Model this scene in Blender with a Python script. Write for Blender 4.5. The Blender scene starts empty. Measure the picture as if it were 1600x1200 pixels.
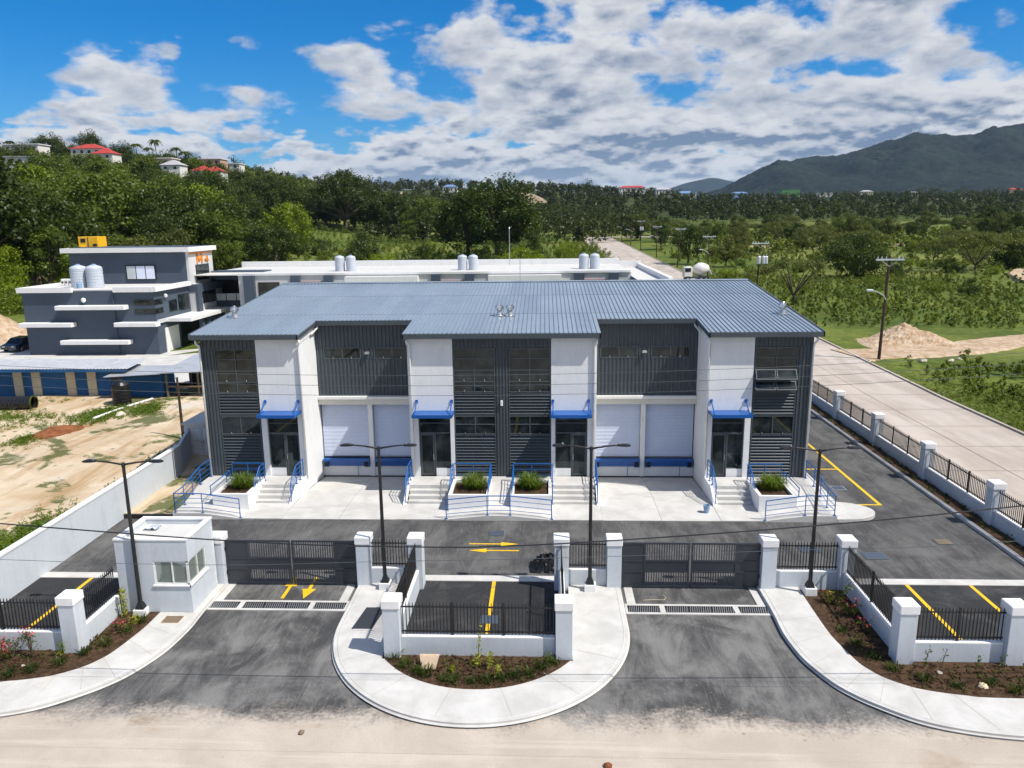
import bpy, math, random
import numpy as np
from mathutils import Matrix, Vector
random.seed(7)
scene = bpy.context.scene
COL = scene.collection

# ---------------------------------------------------------------- camera
cd = bpy.data.cameras.new('camera'); cam = bpy.data.objects.new('camera', cd); COL.objects.link(cam)
cd.sensor_fit = 'HORIZONTAL'; cd.sensor_width = 36; cd.lens = 36 * 1185 / 1600
cd.clip_start = .3; cd.clip_end = 30000
def _cam():
    p, y, r = (math.radians(a) for a in (12.11, -2.56, .693))
    fwd = np.array([math.sin(y) * math.cos(p), math.cos(y) * math.cos(p), -math.sin(p)])
    right = np.array([math.cos(y), -math.sin(y), 0]); down = np.cross(fwd, right)
    rr = math.cos(r) * right + math.sin(r) * down; dd = -math.sin(r) * right + math.cos(r) * down
    return Matrix(((rr[0], -dd[0], -fwd[0], 2.125), (rr[1], -dd[1], -fwd[1], -36.47), (rr[2], -dd[2], -fwd[2], 13.30), (0, 0, 0, 1)))
cam.matrix_world = _cam()
scene.camera = cam

# ---------------------------------------------------------------- sun, sky, exposure
SUN = Vector((2.45, -1.0, 3.75)).normalized()          # towards the sun
sl = bpy.data.lights.new('sun', 'SUN'); sl.energy = 4.4; sl.angle = math.radians(.53); sl.color = (1, .95, .87)
so = bpy.data.objects.new('sun', sl); COL.objects.link(so)
so.rotation_euler = (-SUN).to_track_quat('-Z', 'Y').to_euler(); so.location = (40, -20, 60)
vs = scene.view_settings; vs.view_transform = 'Standard'; vs.look = 'None'; vs.exposure = 0.25; vs.gamma = 1
vs.use_curve_mapping = False
cy = scene.cycles
cy.use_denoising = True
cy.max_bounces = 5; cy.diffuse_bounces = 2; cy.use_adaptive_sampling = True; cy.adaptive_threshold = .02; cy.glossy_bounces = 3; cy.transmission_bounces = 4; cy.transparent_max_bounces = 8
cy.sample_clamp_indirect = 6; cy.caustics_reflective = False; cy.caustics_refractive = False

# ---- tiny node language
def nd(nt, t, props=None, **ins):
    n = nt.nodes.new(t)
    for k, v in (props or {}).items(): setattr(n, k, v)
    for k, v in ins.items():
        key = int(k[1:]) if k[0] == 'i' and k[1:].isdigit() else k
        put(nt, n.inputs[key], v)
    return n
def put(nt, s, v):
    if isinstance(v, bpy.types.NodeSocket): nt.links.new(v, s)
    elif isinstance(v, (tuple, list)) and len(v) == 3 and s.type == 'RGBA': s.default_value = (*v, 1)
    else: s.default_value = v
def math_(nt, op, a, b=0.0, c=0.0, clamp=False):
    return nd(nt, 'ShaderNodeMath', {'operation': op, 'use_clamp': clamp}, i0=a, i1=b, i2=c).outputs[0]
def mr(nt, v, a, b, c=0.0, d=1.0, smooth=True):
    return nd(nt, 'ShaderNodeMapRange', {'interpolation_type': 'SMOOTHSTEP' if smooth else 'LINEAR'}, i0=v, i1=a, i2=b, i3=c, i4=d).outputs[0]
def mix(nt, f, a, b, blend='MIX'):
    n = nt.nodes.new('ShaderNodeMix'); n.data_type = 'RGBA'; n.blend_type = blend
    put(nt, n.inputs[0], f); put(nt, n.inputs[6], a); put(nt, n.inputs[7], b)
    return n.outputs[2]
def noise(nt, vec, scale, detail=4, rough=.55, dist=0.0):
    return nd(nt, 'ShaderNodeTexNoise', Vector=vec, Scale=scale, Detail=detail, Roughness=rough, Distortion=dist).outputs['Fac']
def mapping(nt, vec, scale=(1, 1, 1), rot=(0, 0, 0), loc=(0, 0, 0)):
    n = nt.nodes.new('ShaderNodeMapping'); nt.links.new(vec, n.inputs[0])
    n.inputs[1].default_value = loc; n.inputs[2].default_value = rot; n.inputs[3].default_value = scale
    return n.outputs[0]
def sep(nt, v): return nd(nt, 'ShaderNodeSeparateXYZ', i0=v).outputs

# ---- world: clear sky with a broken layer of fair-weather clouds
world = bpy.data.worlds.new('World'); world.cycles.sampling_method = 'MANUAL'; world.cycles.sample_map_resolution = 512; scene.world = world; world.use_nodes = True
SKY_OFF = (12.9, 4.0)
def build_world():
    nt = world.node_tree; nt.nodes.clear()
    out = nt.nodes.new('ShaderNodeOutputWorld'); bg = nt.nodes.new('ShaderNodeBackground')
    sky = nt.nodes.new('ShaderNodeTexSky'); sky.sky_type = 'NISHITA'; sky.sun_disc = False
    sky.sun_elevation = math.asin(SUN.z); sky.sun_rotation = math.atan2(SUN.x, SUN.y)
    sky.altitude = 100; sky.air_density = 1.0; sky.dust_density = .6; sky.ozone_density = 2.0
    hs = nd(nt, 'ShaderNodeHueSaturation', Saturation=1.22, Value=.76, Color=mix(nt, 1.0, sky.outputs[0], (.60, .98, 1.38), 'MULTIPLY'))
    d = nd(nt, 'ShaderNodeTexCoord').outputs['Generated']
    x, y, z = sep(nt, d)
    zz = math_(nt, 'ADD', math_(nt, 'MAXIMUM', z, 0.0), .075)
    az = math_(nt, 'ARCTAN2', x, y)
    near_w = mr(nt, z, .085, .165)          # upper sky: near, large clouds; lower sky: far, small and flat ones
    def one(ku, kv, dv, det, ox, oy):
        q = nd(nt, 'ShaderNodeCombineXYZ', i0=math_(nt, 'ADD', math_(nt, 'MULTIPLY', az, ku), ox), i1=math_(nt, 'ADD', math_(nt, 'MULTIPLY', z, -kv), oy + dv), i2=.37).outputs[0]
        big = noise(nt, q, .50, 2, .5, .1); sm = noise(nt, q, 1.5, det, .56, .15)
        vor = nd(nt, 'ShaderNodeTexVoronoi', {'feature': 'F1', 'normalize': True}, Vector=q, Scale=2.0, Detail=2.0, Roughness=.5, Lacunarity=2.2).outputs['Distance']
        return math_(nt, 'ADD', math_(nt, 'ADD', math_(nt, 'MULTIPLY', big, .42), math_(nt, 'MULTIPLY', sm, .40)), math_(nt, 'MULTIPLY', math_(nt, 'SUBTRACT', .95, vor), .24))
    def layer(dv, det):
        A = one(4.6, 9.0, dv, det, SKY_OFF[0], SKY_OFF[1]); B_ = one(9.5, 24.0, dv, det, SKY_OFF[0] * 2, SKY_OFF[1] * 2)
        n = nt.nodes.new('ShaderNodeMix'); n.data_type = 'FLOAT'; put(nt, n.inputs[0], near_w); put(nt, n.inputs[2], B_); put(nt, n.inputs[3], A); return n.outputs[0]
    u = math_(nt, 'MULTIPLY', az, 6.0); v = math_(nt, 'MULTIPLY', z, 14.0)
    cover = math_(nt, 'ADD', mr(nt, x, -.50, .45, -.050, .045, False), mr(nt, z, .05, .22, .125, .0, False))
    na = layer(0, 7); nb = layer(.17, 3)
    n1 = math_(nt, 'ADD', na, cover)
    dens = mr(nt, n1, .545, .590)
    under = mr(nt, math_(nt, 'SUBTRACT', na, nb), -.04, .07)           # lower edges and bases are in shade
    thick = mr(nt, n1, .58, .72)
    fine = noise(nt, nd(nt, 'ShaderNodeCombineXYZ', i0=u, i1=v, i2=0.0).outputs[0], 4.0, 4, .62, .3)
    shade = math_(nt, 'ADD', math_(nt, 'MULTIPLY', under, mr(nt, thick, 0, 1, .45, 1.0)), math_(nt, 'ADD', mr(nt, fine, .3, .7, -.14, .16), math_(nt, 'MULTIPLY', thick, .28)), clamp=True)
    cc = mix(nt, shade, (6.6, 6.65, 6.8), (1.5, 2.05, 3.1))
    col = mix(nt, math_(nt, 'MULTIPLY', dens, .97), hs.outputs[0], cc)
    low = mix(nt, mr(nt, fine, .38, .62), (4.4, 5.6, 7.4), (6.4, 6.9, 7.7))       # hazy distance just above the horizon
    col = mix(nt, mr(nt, z, .0, .09, .42, 0), col, low)
    put(nt, bg.inputs[0], col); bg.inputs[1].default_value = .10
    nt.links.new(bg.outputs[0], out.inputs[0])
build_world()

# ================================================================ helpers
MATS = {}
def mat(name, col, rough=.6, metal=0.0, var=.12, vscale=.9, bump=0.0, bscale=30, spec=.5, coat=0.0, dirt=None, dirt_amt=0.0):
    """Plain painted / cast material: colour broken up by two noises, optional dirt and fine relief."""
    m = bpy.data.materials.new(name); m.use_nodes = True; nt = m.node_tree
    b = nt.nodes['Principled BSDF']
    pos = nd(nt, 'ShaderNodeNewGeometry').outputs['Position']
    n = math_(nt, 'ADD', math_(nt, 'MULTIPLY', noise(nt, pos, vscale, 6, .6), .65), math_(nt, 'MULTIPLY', noise(nt, pos, vscale * 9, 4, .6), .35))
    lo = tuple(c * (1 - var) for c in col); hi = tuple(min(1, c * (1 + var)) for c in col)
    c = mix(nt, mr(nt, n, .3, .7), lo, hi)
    if dirt:
        dn = noise(nt, mapping(nt, pos, (1, 1, .35)), 1.3, 7, .65, .4)
        c = mix(nt, mr(nt, dn, .52, .75, 0, dirt_amt), c, dirt)
    if name in ('white_wall', 'boundary_paint', 'roller', 'white_cap', 'white_trim', 'pale_wall', 'slate', 'slate_blue'):      # rain streaks and scuffs
        st = noise(nt, mapping(nt, pos, (5, 5, .22)), 1.4, 5, .6, .2)
        c = mix(nt, mr(nt, st, .50, .72, 0, .12), c, tuple(v * .62 for v in col))
        c = mix(nt, mr(nt, noise(nt, pos, 7, 5, .7, .4), .66, .74, 0, .25), c, tuple(v * .6 for v in col))
    put(nt, b.inputs['Base Color'], c)
    b.inputs['Roughness'].default_value = rough; b.inputs['Metallic'].default_value = metal
    b.inputs['Specular IOR Level'].default_value = spec; b.inputs['Coat Weight'].default_value = coat
    if bump:
        bn = nd(nt, 'ShaderNodeBump', Strength=bump, Distance=.02, Height=noise(nt, pos, bscale, 5, .6))
        put(nt, b.inputs['Normal'], bn.outputs[0])
    MATS[name] = m; return m

def link(o): COL.objects.link(o); return o
ORG = {}
def tag(o, label=None, cat=None, group=None, kind=None):
    for k, v in (('label', label), ('category', cat), ('group', group), ('kind', kind)):
        if v: o[k] = v
    return o
def thing(name, label, cat, loc=(0, 0, 0), group=None):
    o = link(bpy.data.objects.new(name, None)); o.empty_display_size = .3
    o.location = loc; ORG[o.name] = Vector(loc)
    return tag(o, label, cat, group)

class MB:
    def __init__(s): s.v = []; s.f = []
    def add(s, vs, fs):
        n = len(s.v); s.v += [tuple(v) for v in vs]; s.f += [tuple(i + n for i in f) for f in fs]; return s
    def box(s, x0, x1, y0, y1, z0, z1):
        x0, x1 = min(x0, x1), max(x0, x1); y0, y1 = min(y0, y1), max(y0, y1); z0, z1 = min(z0, z1), max(z0, z1)
        return s.add([(x0, y0, z0), (x1, y0, z0), (x1, y1, z0), (x0, y1, z0), (x0, y0, z1), (x1, y0, z1), (x1, y1, z1), (x0, y1, z1)],
                     [(3, 2, 1, 0), (4, 5, 6, 7), (0, 1, 5, 4), (1, 2, 6, 5), (2, 3, 7, 6), (3, 0, 4, 7)])
    def bbox(s, x0, x1, y0, y1, z0, z1, b=.02):
        """box with chamfered vertical and top edges"""
        x0, x1 = min(x0, x1), max(x0, x1); y0, y1 = min(y0, y1), max(y0, y1)
        def ring(i, z): return [(x0 + i + b, y0 + i, z), (x1 - i - b, y0 + i, z), (x1 - i, y0 + i + b, z), (x1 - i, y1 - i - b, z), (x1 - i - b, y1 - i, z), (x0 + i + b, y1 - i, z), (x0 + i, y1 - i - b, z), (x0 + i, y0 + i + b, z)]
        v = ring(0, z0) + ring(0, z1 - b) + ring(b, z1)
        f = [tuple(range(7, -1, -1)), tuple(range(16, 24))]
        for k in (0, 8):
            f += [(k + i, k + (i + 1) % 8, k + 8 + (i + 1) % 8, k + 8 + i) for i in range(8)]
        return s.add(v, f)
    def prism(s, poly, z0, z1):
        """poly CCW from above; z0/z1 number or function of (x, y)"""
        g = lambda z, x, y: z(x, y) if callable(z) else z
        n = len(poly)
        v = [(x, y, g(z0, x, y)) for x, y in poly] + [(x, y, g(z1, x, y)) for x, y in poly]
        f = [tuple(range(n - 1, -1, -1)), tuple(range(n, 2 * n))] + [(i, (i + 1) % n, n + (i + 1) % n, n + i) for i in range(n)]
        return s.add(v, f)
    def sheet(s, poly, z):
        g = lambda x, y: z(x, y) if callable(z) else z
        return s.add([(x, y, g(x, y)) for x, y in poly], [tuple(range(len(poly)))])
    def strip(s, a, b, za, zb=None):
        """quads between two polylines of equal length"""
        zb = za if zb is None else zb; g = lambda z, p: z(*p) if callable(z) else z
        n = len(a); v = [(*p, g(za, p)) for p in a] + [(*p, g(zb, p)) for p in b]
        return s.add(v, [(i, i + 1, n + i + 1, n + i) for i in range(n - 1)])
    def tube(s, p0, p1, r, n=8, r1=None, cap=True):
        p0, p1 = Vector(p0), Vector(p1); r1 = r if r1 is None else r1
        d = (p1 - p0).normalized(); u = d.orthogonal().normalized(); w = d.cross(u)
        v = []
        for p, q in ((p0, r), (p1, r1)):
            v += [p + (u * math.cos(2 * math.pi * i / n) + w * math.sin(2 * math.pi * i / n)) * q for i in range(n)]
        f = [(i, (i + 1) % n, n + (i + 1) % n, n + i) for i in range(n)]
        if cap: f += [tuple(range(n - 1, -1, -1)), tuple(range(n, 2 * n))]
        return s.add(v, f)
    def path(s, pts, r, n=8):
        rs = r if isinstance(r, (list, tuple)) else [r] * len(pts)
        pts = [Vector(p) for p in pts]; v = []; prev = None
        for i, p in enumerate(pts):
            d = (pts[min(i + 1, len(pts) - 1)] - pts[max(i - 1, 0)]).normalized()
            u = (prev - d * prev.dot(d)).normalized() if prev is not None else d.orthogonal().normalized()
            prev = u; w = d.cross(u)
            v += [p + (u * math.cos(2 * math.pi * k / n) + w * math.sin(2 * math.pi * k / n)) * rs[i] for k in range(n)]
        f = [(a * n + k, a * n + (k + 1) % n, (a + 1) * n + (k + 1) % n, (a + 1) * n + k) for a in range(len(pts) - 1) for k in range(n)]
        f += [tuple(range(n - 1, -1, -1)), tuple(range(len(v) - n, len(v)))]
        return s.add(v, f)
    def lathe(s, c, prof, n=16):
        v = [(c[0] + r * math.cos(2 * math.pi * k / n), c[1] + r * math.sin(2 * math.pi * k / n), c[2] + z) for r, z in prof for k in range(n)]
        f = [(a * n + k, a * n + (k + 1) % n, (a + 1) * n + (k + 1) % n, (a + 1) * n + k) for a in range(len(prof) - 1) for k in range(n)]
        f += [tuple(range(n - 1, -1, -1)), tuple(range(len(v) - n, len(v)))]
        return s.add(v, f)
    def xf(s, m):
        s.v = [tuple(m @ Vector(v)) for v in s.v]; return s
    def mesh(s, name, m, org=(0, 0, 0), smooth=False):
        me = bpy.data.meshes.new(name); ox, oy, oz = org
        me.from_pydata([(x - ox, y - oy, z - oz) for x, y, z in s.v], [], s.f)
        me.materials.append(MATS[m] if isinstance(m, str) else m)
        if smooth:
            for p in me.polygons: p.use_smooth = True
        me.update(); return me
    def build(s, name, m, parent=None, smooth=False, org=None, **kw):
        """one mesh object; world coordinates, stored relative to its thing's base"""
        if parent is not None:
            org = ORG[parent.name]
        org = Vector(org) if org is not None else Vector((0, 0, 0))
        o = link(bpy.data.objects.new(name, s.mesh(name, m, org, smooth)))
        if parent is not None: o.parent = parent
        else: o.location = org
        ORG[o.name] = org
        return tag(o, **kw)
def struct(name, mb, m, smooth=False): return mb.build(name, m, None, smooth, kind='structure')
def kids(o): return [c for c in bpy.data.objects if c.parent == o]
def copy_tree(o, loc=None, rz=0, sc=None, label=None, group=None, parent=None, _k=None):
    c = link(o.copy()); c.parent = parent
    if loc is not None: c.location = loc; c.rotation_euler = (0, 0, rz)
    if sc is not None: c.scale = sc if isinstance(sc, tuple) else (sc,) * 3
    if label: c['label'] = label
    if group: c['group'] = group
    for ch in (_k or TREE_KIDS.get(o.name) or kids(o)): copy_tree(ch, parent=c)
    return c
TREE_KIDS = {}
def npmesh(name, V, F, m, smooth=False):
    me = bpy.data.meshes.new(name); k = F.shape[1]
    me.vertices.add(len(V)); me.vertices.foreach_set('co', np.ascontiguousarray(V, dtype=np.float32).ravel())
    me.loops.add(F.size); me.loops.foreach_set('vertex_index', np.ascontiguousarray(F, dtype=np.int32).ravel())
    me.polygons.add(len(F)); me.polygons.foreach_set('loop_start', np.arange(0, F.size, k, dtype=np.int32))
    me.polygons.foreach_set('loop_total', np.full(len(F), k, dtype=np.int32))
    if smooth: me.polygons.foreach_set('use_smooth', np.ones(len(F), dtype=bool))
    me.materials.append(MATS[m] if isinstance(m, str) else m)
    me.update(calc_edges=True); me.validate(); return me

# ================================================================ materials
mat('white_wall', (.83, .835, .84), .75, var=.05, bump=.12, bscale=60, dirt=(.45, .43, .40), dirt_amt=.22)
mat('boundary_paint', (.57, .615, .665), .75, var=.06, bump=.15, bscale=50, dirt=(.42, .41, .39), dirt_amt=.42)
mat('white_trim', (.80, .80, .79), .6, var=.04, dirt=(.5, .48, .45), dirt_amt=.25)
mat('white_cap', (.82, .82, .82), .7, var=.05, bump=.1, bscale=50)
mat('cream', (.68, .65, .58), .7, var=.06)
mat('slate', (.062, .076, .090), .45, var=.12, spec=.5)
mat('slate_frame', (.075, .09, .10), .4, var=.08)
mat('roof_metal', (.285, .350, .425), .42, metal=.25, var=.10, vscale=.35, dirt=(.36, .42, .49), dirt_amt=.4)
def sheet_tint(name):
    nt = MATS[name].node_tree; b = nt.nodes['Principled BSDF']; src = b.inputs['Base Color'].links[0].from_socket
    x, y, z = sep(nt, nd(nt, 'ShaderNodeNewGeometry').outputs['Position'])
    k = nd(nt, 'ShaderNodeCombineXYZ', i0=math_(nt, 'FLOOR', math_(nt, 'DIVIDE', math_(nt, 'ADD', x, 15.373), .904)), i1=math_(nt, 'FLOOR', math_(nt, 'DIVIDE', math_(nt, 'ADD', y, 1.0), 5.1)), i2=0.0).outputs[0]
    w = nd(nt, 'ShaderNodeTexWhiteNoise', {'noise_dimensions': '3D'}, Vector=k).outputs['Value']
    c = mix(nt, 1.0, src, mix(nt, w, (.90, .91, .92), (1.08, 1.07, 1.06)), 'MULTIPLY'); put(nt, b.inputs['Base Color'], c)
    put(nt, b.inputs['Roughness'], mr(nt, w, 0, 1, .36, .50, False))
sheet_tint('roof_metal')
mat('rib_metal', (.265, .33, .405), .4, metal=.25, var=.08)
mat('blue_paint', (.002, .095, .38), .4, var=.10, coat=.2)
mat('blue_rail', (.006, .11, .38), .4, var=.10)
mat('rubber', (.012, .012, .014), .8)
mat('black_metal', (.014, .014, .016), .45, var=.2)
mat('gate_metal', (.035, .04, .05), .45, var=.12)
mat('galvanised', (.55, .56, .57), .35, metal=.7, var=.15)
mat('bright_steel', (.75, .75, .74), .2, metal=.9, var=.08)
mat('roller', (.74, .80, .95), .45, var=.05, vscale=.5)
mat('yellow_paint', (.80, .50, .012), .65, var=.12, vscale=6, dirt=(.25, .20, .10), dirt_amt=.6)
mat('orange_paint', (.75, .25, .02), .6)
mat('generator_yellow', (.85, .46, .01), .5)
mat('slate_blue', (.062, .084, .120), .7, var=.10, vscale=.25)
mat('pale_wall', (.60, .60, .61), .75, var=.06, dirt=(.4, .38, .36), dirt_amt=.25)
mat('roof_slab', (.60, .59, .57), .8, var=.06, dirt=(.5, .48, .45), dirt_amt=.4)
mat('red_brown', (.25, .075, .045), .7)
mat('shed_blue', (.012, .10, .27), .75, var=.25, vscale=.7)
mat('beige', (.55, .49, .36), .75, var=.15)
mat('zinc', (.55, .57, .60), .45, metal=.4, var=.12, vscale=1.2, dirt=(.30, .24, .18), dirt_amt=.5)
mat('tank_grey', (.50, .55, .62), .5, var=.06)
mat('black_plastic', (.010, .010, .012), .35, var=.2)
mat('wood_pole', (.060, .034, .022), .85, var=.3, vscale=2)
mat('old_wood', (.20, .15, .10), .85, var=.3)
mat('insulator', (.55, .60, .62), .3)
mat('stone_slab', (.60, .46, .32), .8, var=.2, vscale=4)
mat('bark', (.10, .075, .055), .9, var=.3, vscale=2, bump=.4, bscale=12)
mat('pvc_white', (.80, .80, .78), .4)
mat('car_paint', (.012, .014, .018), .25, coat=.6)
mat('tyre', (.015, .015, .015), .85)
mat('flower_red', (.42, .03, .05), .6, var=.3, vscale=8)
mat('flower_orange', (.72, .15, .05), .6, var=.3, vscale=8)
mat('house_white', (.72, .70, .66), .75, var=.06)
mat('house_cream', (.66, .56, .38), .75, var=.06)
mat('house_pink', (.60, .36, .28), .75, var=.06)
mat('house_blue', (.25, .38, .58), .75, var=.06)
mat('house_green', (.16, .40, .14), .75, var=.06)
mat('roof_red', (.42, .045, .035), .7, var=.12)
mat('roof_grey', (.40, .40, .42), .7, var=.12)
mat('roof_blue', (.14, .25, .45), .6, var=.1)
mat('dark_opening', (.012, .013, .016), .3)
mat('rock_pale', (.62, .55, .45), .9, var=.2, vscale=3)

def glass_mat():
    m = bpy.data.materials.new('window_glass'); m.use_nodes = True; nt = m.node_tree; nt.nodes.clear()
    out = nt.nodes.new('ShaderNodeOutputMaterial')
    pos = nd(nt, 'ShaderNodeNewGeometry').outputs['Position']
    bmp = nd(nt, 'ShaderNodeBump', Strength=.05, Distance=.05, Height=noise(nt, pos, .7, 2, .5))
    inner = nd(nt, 'ShaderNodeBsdfDiffuse', Color=mix(nt, mr(nt, noise(nt, pos, 1.1, 3, .6), .4, .65), (.010, .014, .016), (.035, .042, .042)))
    gl = nd(nt, 'ShaderNodeBsdfGlossy', Color=(.85, .95, 1.0), Roughness=.02, Normal=bmp.outputs[0])
    fr = nd(nt, 'ShaderNodeFresnel', IOR=1.55)
    fac = math_(nt, 'ADD', math_(nt, 'MULTIPLY', fr.outputs[0], .62), .012, clamp=True)
    mx = nd(nt, 'ShaderNodeMixShader', i0=fac, i1=inner.outputs[0], i2=gl.outputs[0])
    nt.links.new(mx.outputs[0], out.inputs[0]); MATS['window_glass'] = m
glass_mat()
def clear_glass():
    m = bpy.data.materials.new('booth_glass'); m.use_nodes = True; nt = m.node_tree; nt.nodes.clear()
    out = nt.nodes.new('ShaderNodeOutputMaterial')
    tr = nd(nt, 'ShaderNodeBsdfTransparent', Color=(.80, .90, .86)); gl = nd(nt, 'ShaderNodeBsdfGlossy', Color=(.9, .97, 1), Roughness=.02); lit_interior = nd(nt, 'ShaderNodeBsdfDiffuse', Color=(.50, .58, .53)); tr = nd(nt, 'ShaderNodeMixShader', i0=.42, i1=tr.outputs[0], i2=lit_interior.outputs[0])  # pale diffuse share paints the booth's bright interior into the panes
    fr = nd(nt, 'ShaderNodeFresnel', IOR=1.5)
    mx = nd(nt, 'ShaderNodeMixShader', i0=math_(nt, 'ADD', fr.outputs[0], .12, clamp=True), i1=tr.outputs[0], i2=gl.outputs[0])
    nt.links.new(mx.outputs[0], out.inputs[0]); MATS['booth_glass'] = m
clear_glass()

def ground_mat(name, fn, rough=.9, bump=.3, bscale=18, bdist=.02):
    m = bpy.data.materials.new(name); m.use_nodes = True; nt = m.node_tree; b = nt.nodes['Principled BSDF']
    pos = nd(nt, 'ShaderNodeNewGeometry').outputs['Position']
    put(nt, b.inputs['Base Color'], fn(nt, pos)); b.inputs['Roughness'].default_value = rough
    b.inputs['Specular IOR Level'].default_value = .25
    if bump:
        put(nt, b.inputs['Normal'], nd(nt, 'ShaderNodeBump', Strength=bump, Distance=bdist, Height=noise(nt, pos, bscale, 6, .65)).outputs[0])
    MATS[name] = m
ROADC = (.50, .435, .375)
def road_col(nt, pos):
    c = mix(nt, mr(nt, noise(nt, pos, .5, 7, .6, .4), .35, .7), (.455, .39, .33), (.565, .50, .43))
    c = mix(nt, mr(nt, noise(nt, mapping(nt, pos, (.35, 1, 1)), .45, 6, .6, .8), .59, .72, 0, .6), c, (.33, .23, .13))
    c = mix(nt, mr(nt, noise(nt, pos, 22, 4, .75), .35, .68, .0, .35), c, (.36, .31, .26))
    c = mix(nt, mr(nt, noise(nt, mapping(nt, pos, (.12, 2.2, 1)), 1.0, 5, .6, .3), .52, .66, 0, .4), c, (.60, .53, .45))
    g1 = nd(nt, 'ShaderNodeTexVoronoi', Vector=pos, Scale=5.0).outputs['Distance']; c = mix(nt, mr(nt, g1, .04, .10, .5, 0), c, (.30, .25, .20))
    spk = nd(nt, 'ShaderNodeTexVoronoi', Vector=pos, Scale=1.1).outputs['Distance']
    return mix(nt, mr(nt, spk, .02, .07, .7, 0), c, (.18, .13, .08))
def asphalt_col(dusty):
    def f(nt, pos):
        fine = noise(nt, pos, 26, 4, .7)
        base = mix(nt, mr(nt, fine, .3, .7), (.026, .027, .030), (.062, .063, .066))
        drag = noise(nt, mapping(nt, pos, (1.1, .42, 1), (0, 0, .12 if dusty else 1.45)), .8, 8, .68, 1.1)
        blot = noise(nt, pos, .42, 7, .62, .6)
        f1 = mr(nt, math_(nt, 'ADD', math_(nt, 'MULTIPLY', drag, .5), math_(nt, 'MULTIPLY', blot, .5)), .40, .64, .10, .86 if dusty else .52)
        c = mix(nt, f1, base, (.27, .265, .255))
        spk = nd(nt, 'ShaderNodeTexVoronoi', Vector=pos, Scale=1.6, Randomness=1.0).outputs['Distance']
        c = mix(nt, mr(nt, spk, .02, .05, .55, 0), c, (.42, .37, .30))
        # thin tyre scuffs
        sc = nd(nt, 'ShaderNodeTexNoise', Vector=mapping(nt, pos, (6, .22, 1), (0, 0, -.22)), Scale=1.2, Detail=2).outputs['Fac']
        c = mix(nt, mr(nt, math_(nt, 'ABSOLUTE', math_(nt, 'SUBTRACT', sc, .5)), 0, .012, .30, 0), c, (.36, .34, .31))
        g1 = nd(nt, 'ShaderNodeTexVoronoi', Vector=pos, Scale=9.0).outputs['Distance']; c = mix(nt, mr(nt, g1, .05, .16, .30, 0), c, (.34, .32, .29))
        c = mix(nt, mr(nt, noise(nt, pos, 70, 2, .6), .42, .60, 0, .32), c, (.012, .012, .014))
        if dusty:      # sand carried in from the unpaved road
            x, y, z = sep(nt, pos)
            yy = math_(nt, 'ADD', y, math_(nt, 'ADD', math_(nt, 'MULTIPLY', math_(nt, 'SUBTRACT', noise(nt, pos, .7, 7, .7, .5), .5), 2.6), math_(nt, 'MULTIPLY', math_(nt, 'SUBTRACT', noise(nt, pos, 9, 5, .7), .5), 1.6)))
            c = mix(nt, math_(nt, 'MAXIMUM', mr(nt, yy, -17.5, -18.7), mr(nt, y, -18.9, -19.5)), c, road_col(nt, pos))
        return c
    return f
ground_mat('asphalt_drive', asphalt_col(True), .85, .35, 40, .012)
ground_mat('asphalt_yard', asphalt_col(False), .85, .35, 40, .012)
def asphalt_new(nt, pos):
    c = mix(nt, mr(nt, noise(nt, pos, 24, 4, .7), .3, .7), (.020, .021, .023), (.046, .047, .050))
    return mix(nt, mr(nt, noise(nt, pos, .8, 7, .65, .6), .48, .78, 0, .42), c, (.17, .165, .16))
ground_mat('asphalt_new', asphalt_new, .85, .35, 40, .012)
ground_mat('road_dusty', road_col, .95, .3, 20)
ground_mat('asphalt_drive_new', lambda nt, pos: mix(nt, mr(nt, noise(nt, pos, 1.2, 7, .7, .5), .36, .60, .50, .97), asphalt_new(nt, pos), (.30, .275, .25)), .85, .35, 40, .012)
def conc_road(nt, pos):
    c = mix(nt, mr(nt, noise(nt, mapping(nt, pos, (1, .25, 1)), .5, 6, .6, .3), .35, .7), (.40, .345, .30), (.52, .46, .41))
    c = mix(nt, mr(nt, noise(nt, pos, .14, 5, .6), .5, .7, 0, .35), c, (.58, .50, .42))
    c = mix(nt, mr(nt, noise(nt, mapping(nt, pos, (1, .12, 1)), .9, 6, .65, .4), .56, .70, 0, .4), c, (.30, .26, .22))
    return mix(nt, mr(nt, noise(nt, pos, 1.6, 6, .7, .6), .64, .72, 0, .5), c, (.28, .23, .18))
ground_mat('road_concrete', conc_road, .9, .2, 25)
def walk_col(nt, pos):
    c = mix(nt, mr(nt, noise(nt, pos, 1.1, 7, .62, .3), .3, .7), (.50, .488, .465), (.62, .61, .588))
    c = mix(nt, mr(nt, noise(nt, pos, .55, 5, .6, .7), .60, .76, 0, .5), c, (.52, .44, .34))
    return mix(nt, mr(nt, noise(nt, mapping(nt, pos, (.6, 2.4, 1)), 1.9, 5, .6), .62, .75, 0, .35), c, (.42, .41, .40))
ground_mat('sidewalk', walk_col, .85, .18, 30)
def apron_col(nt, pos):
    c = mix(nt, mr(nt, noise(nt, pos, .8, 7, .62, .4), .3, .7), (.50, .488, .465), (.62, .608, .585))
    c = mix(nt, mr(nt, noise(nt, mapping(nt, pos, (.5, 1.2, 1)), .75, 7, .66, .8), .52, .72, 0, .5), c, (.40, .385, .36))
    return c
ground_mat('apron', apron_col, .85, .15, 30)
def soil_col(nt, pos):
    c = mix(nt, mr(nt, noise(nt, pos, 6, 6, .7), .3, .7), (.040, .022, .012), (.12, .070, .038))
    return mix(nt, mr(nt, nd(nt, 'ShaderNodeTexVoronoi', Vector=pos, Scale=4.0).outputs['Distance'], .05, .12, .5, 0), c, (.30, .23, .15))
ground_mat('soil', soil_col, .95, 1.0, 9, .10)
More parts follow.
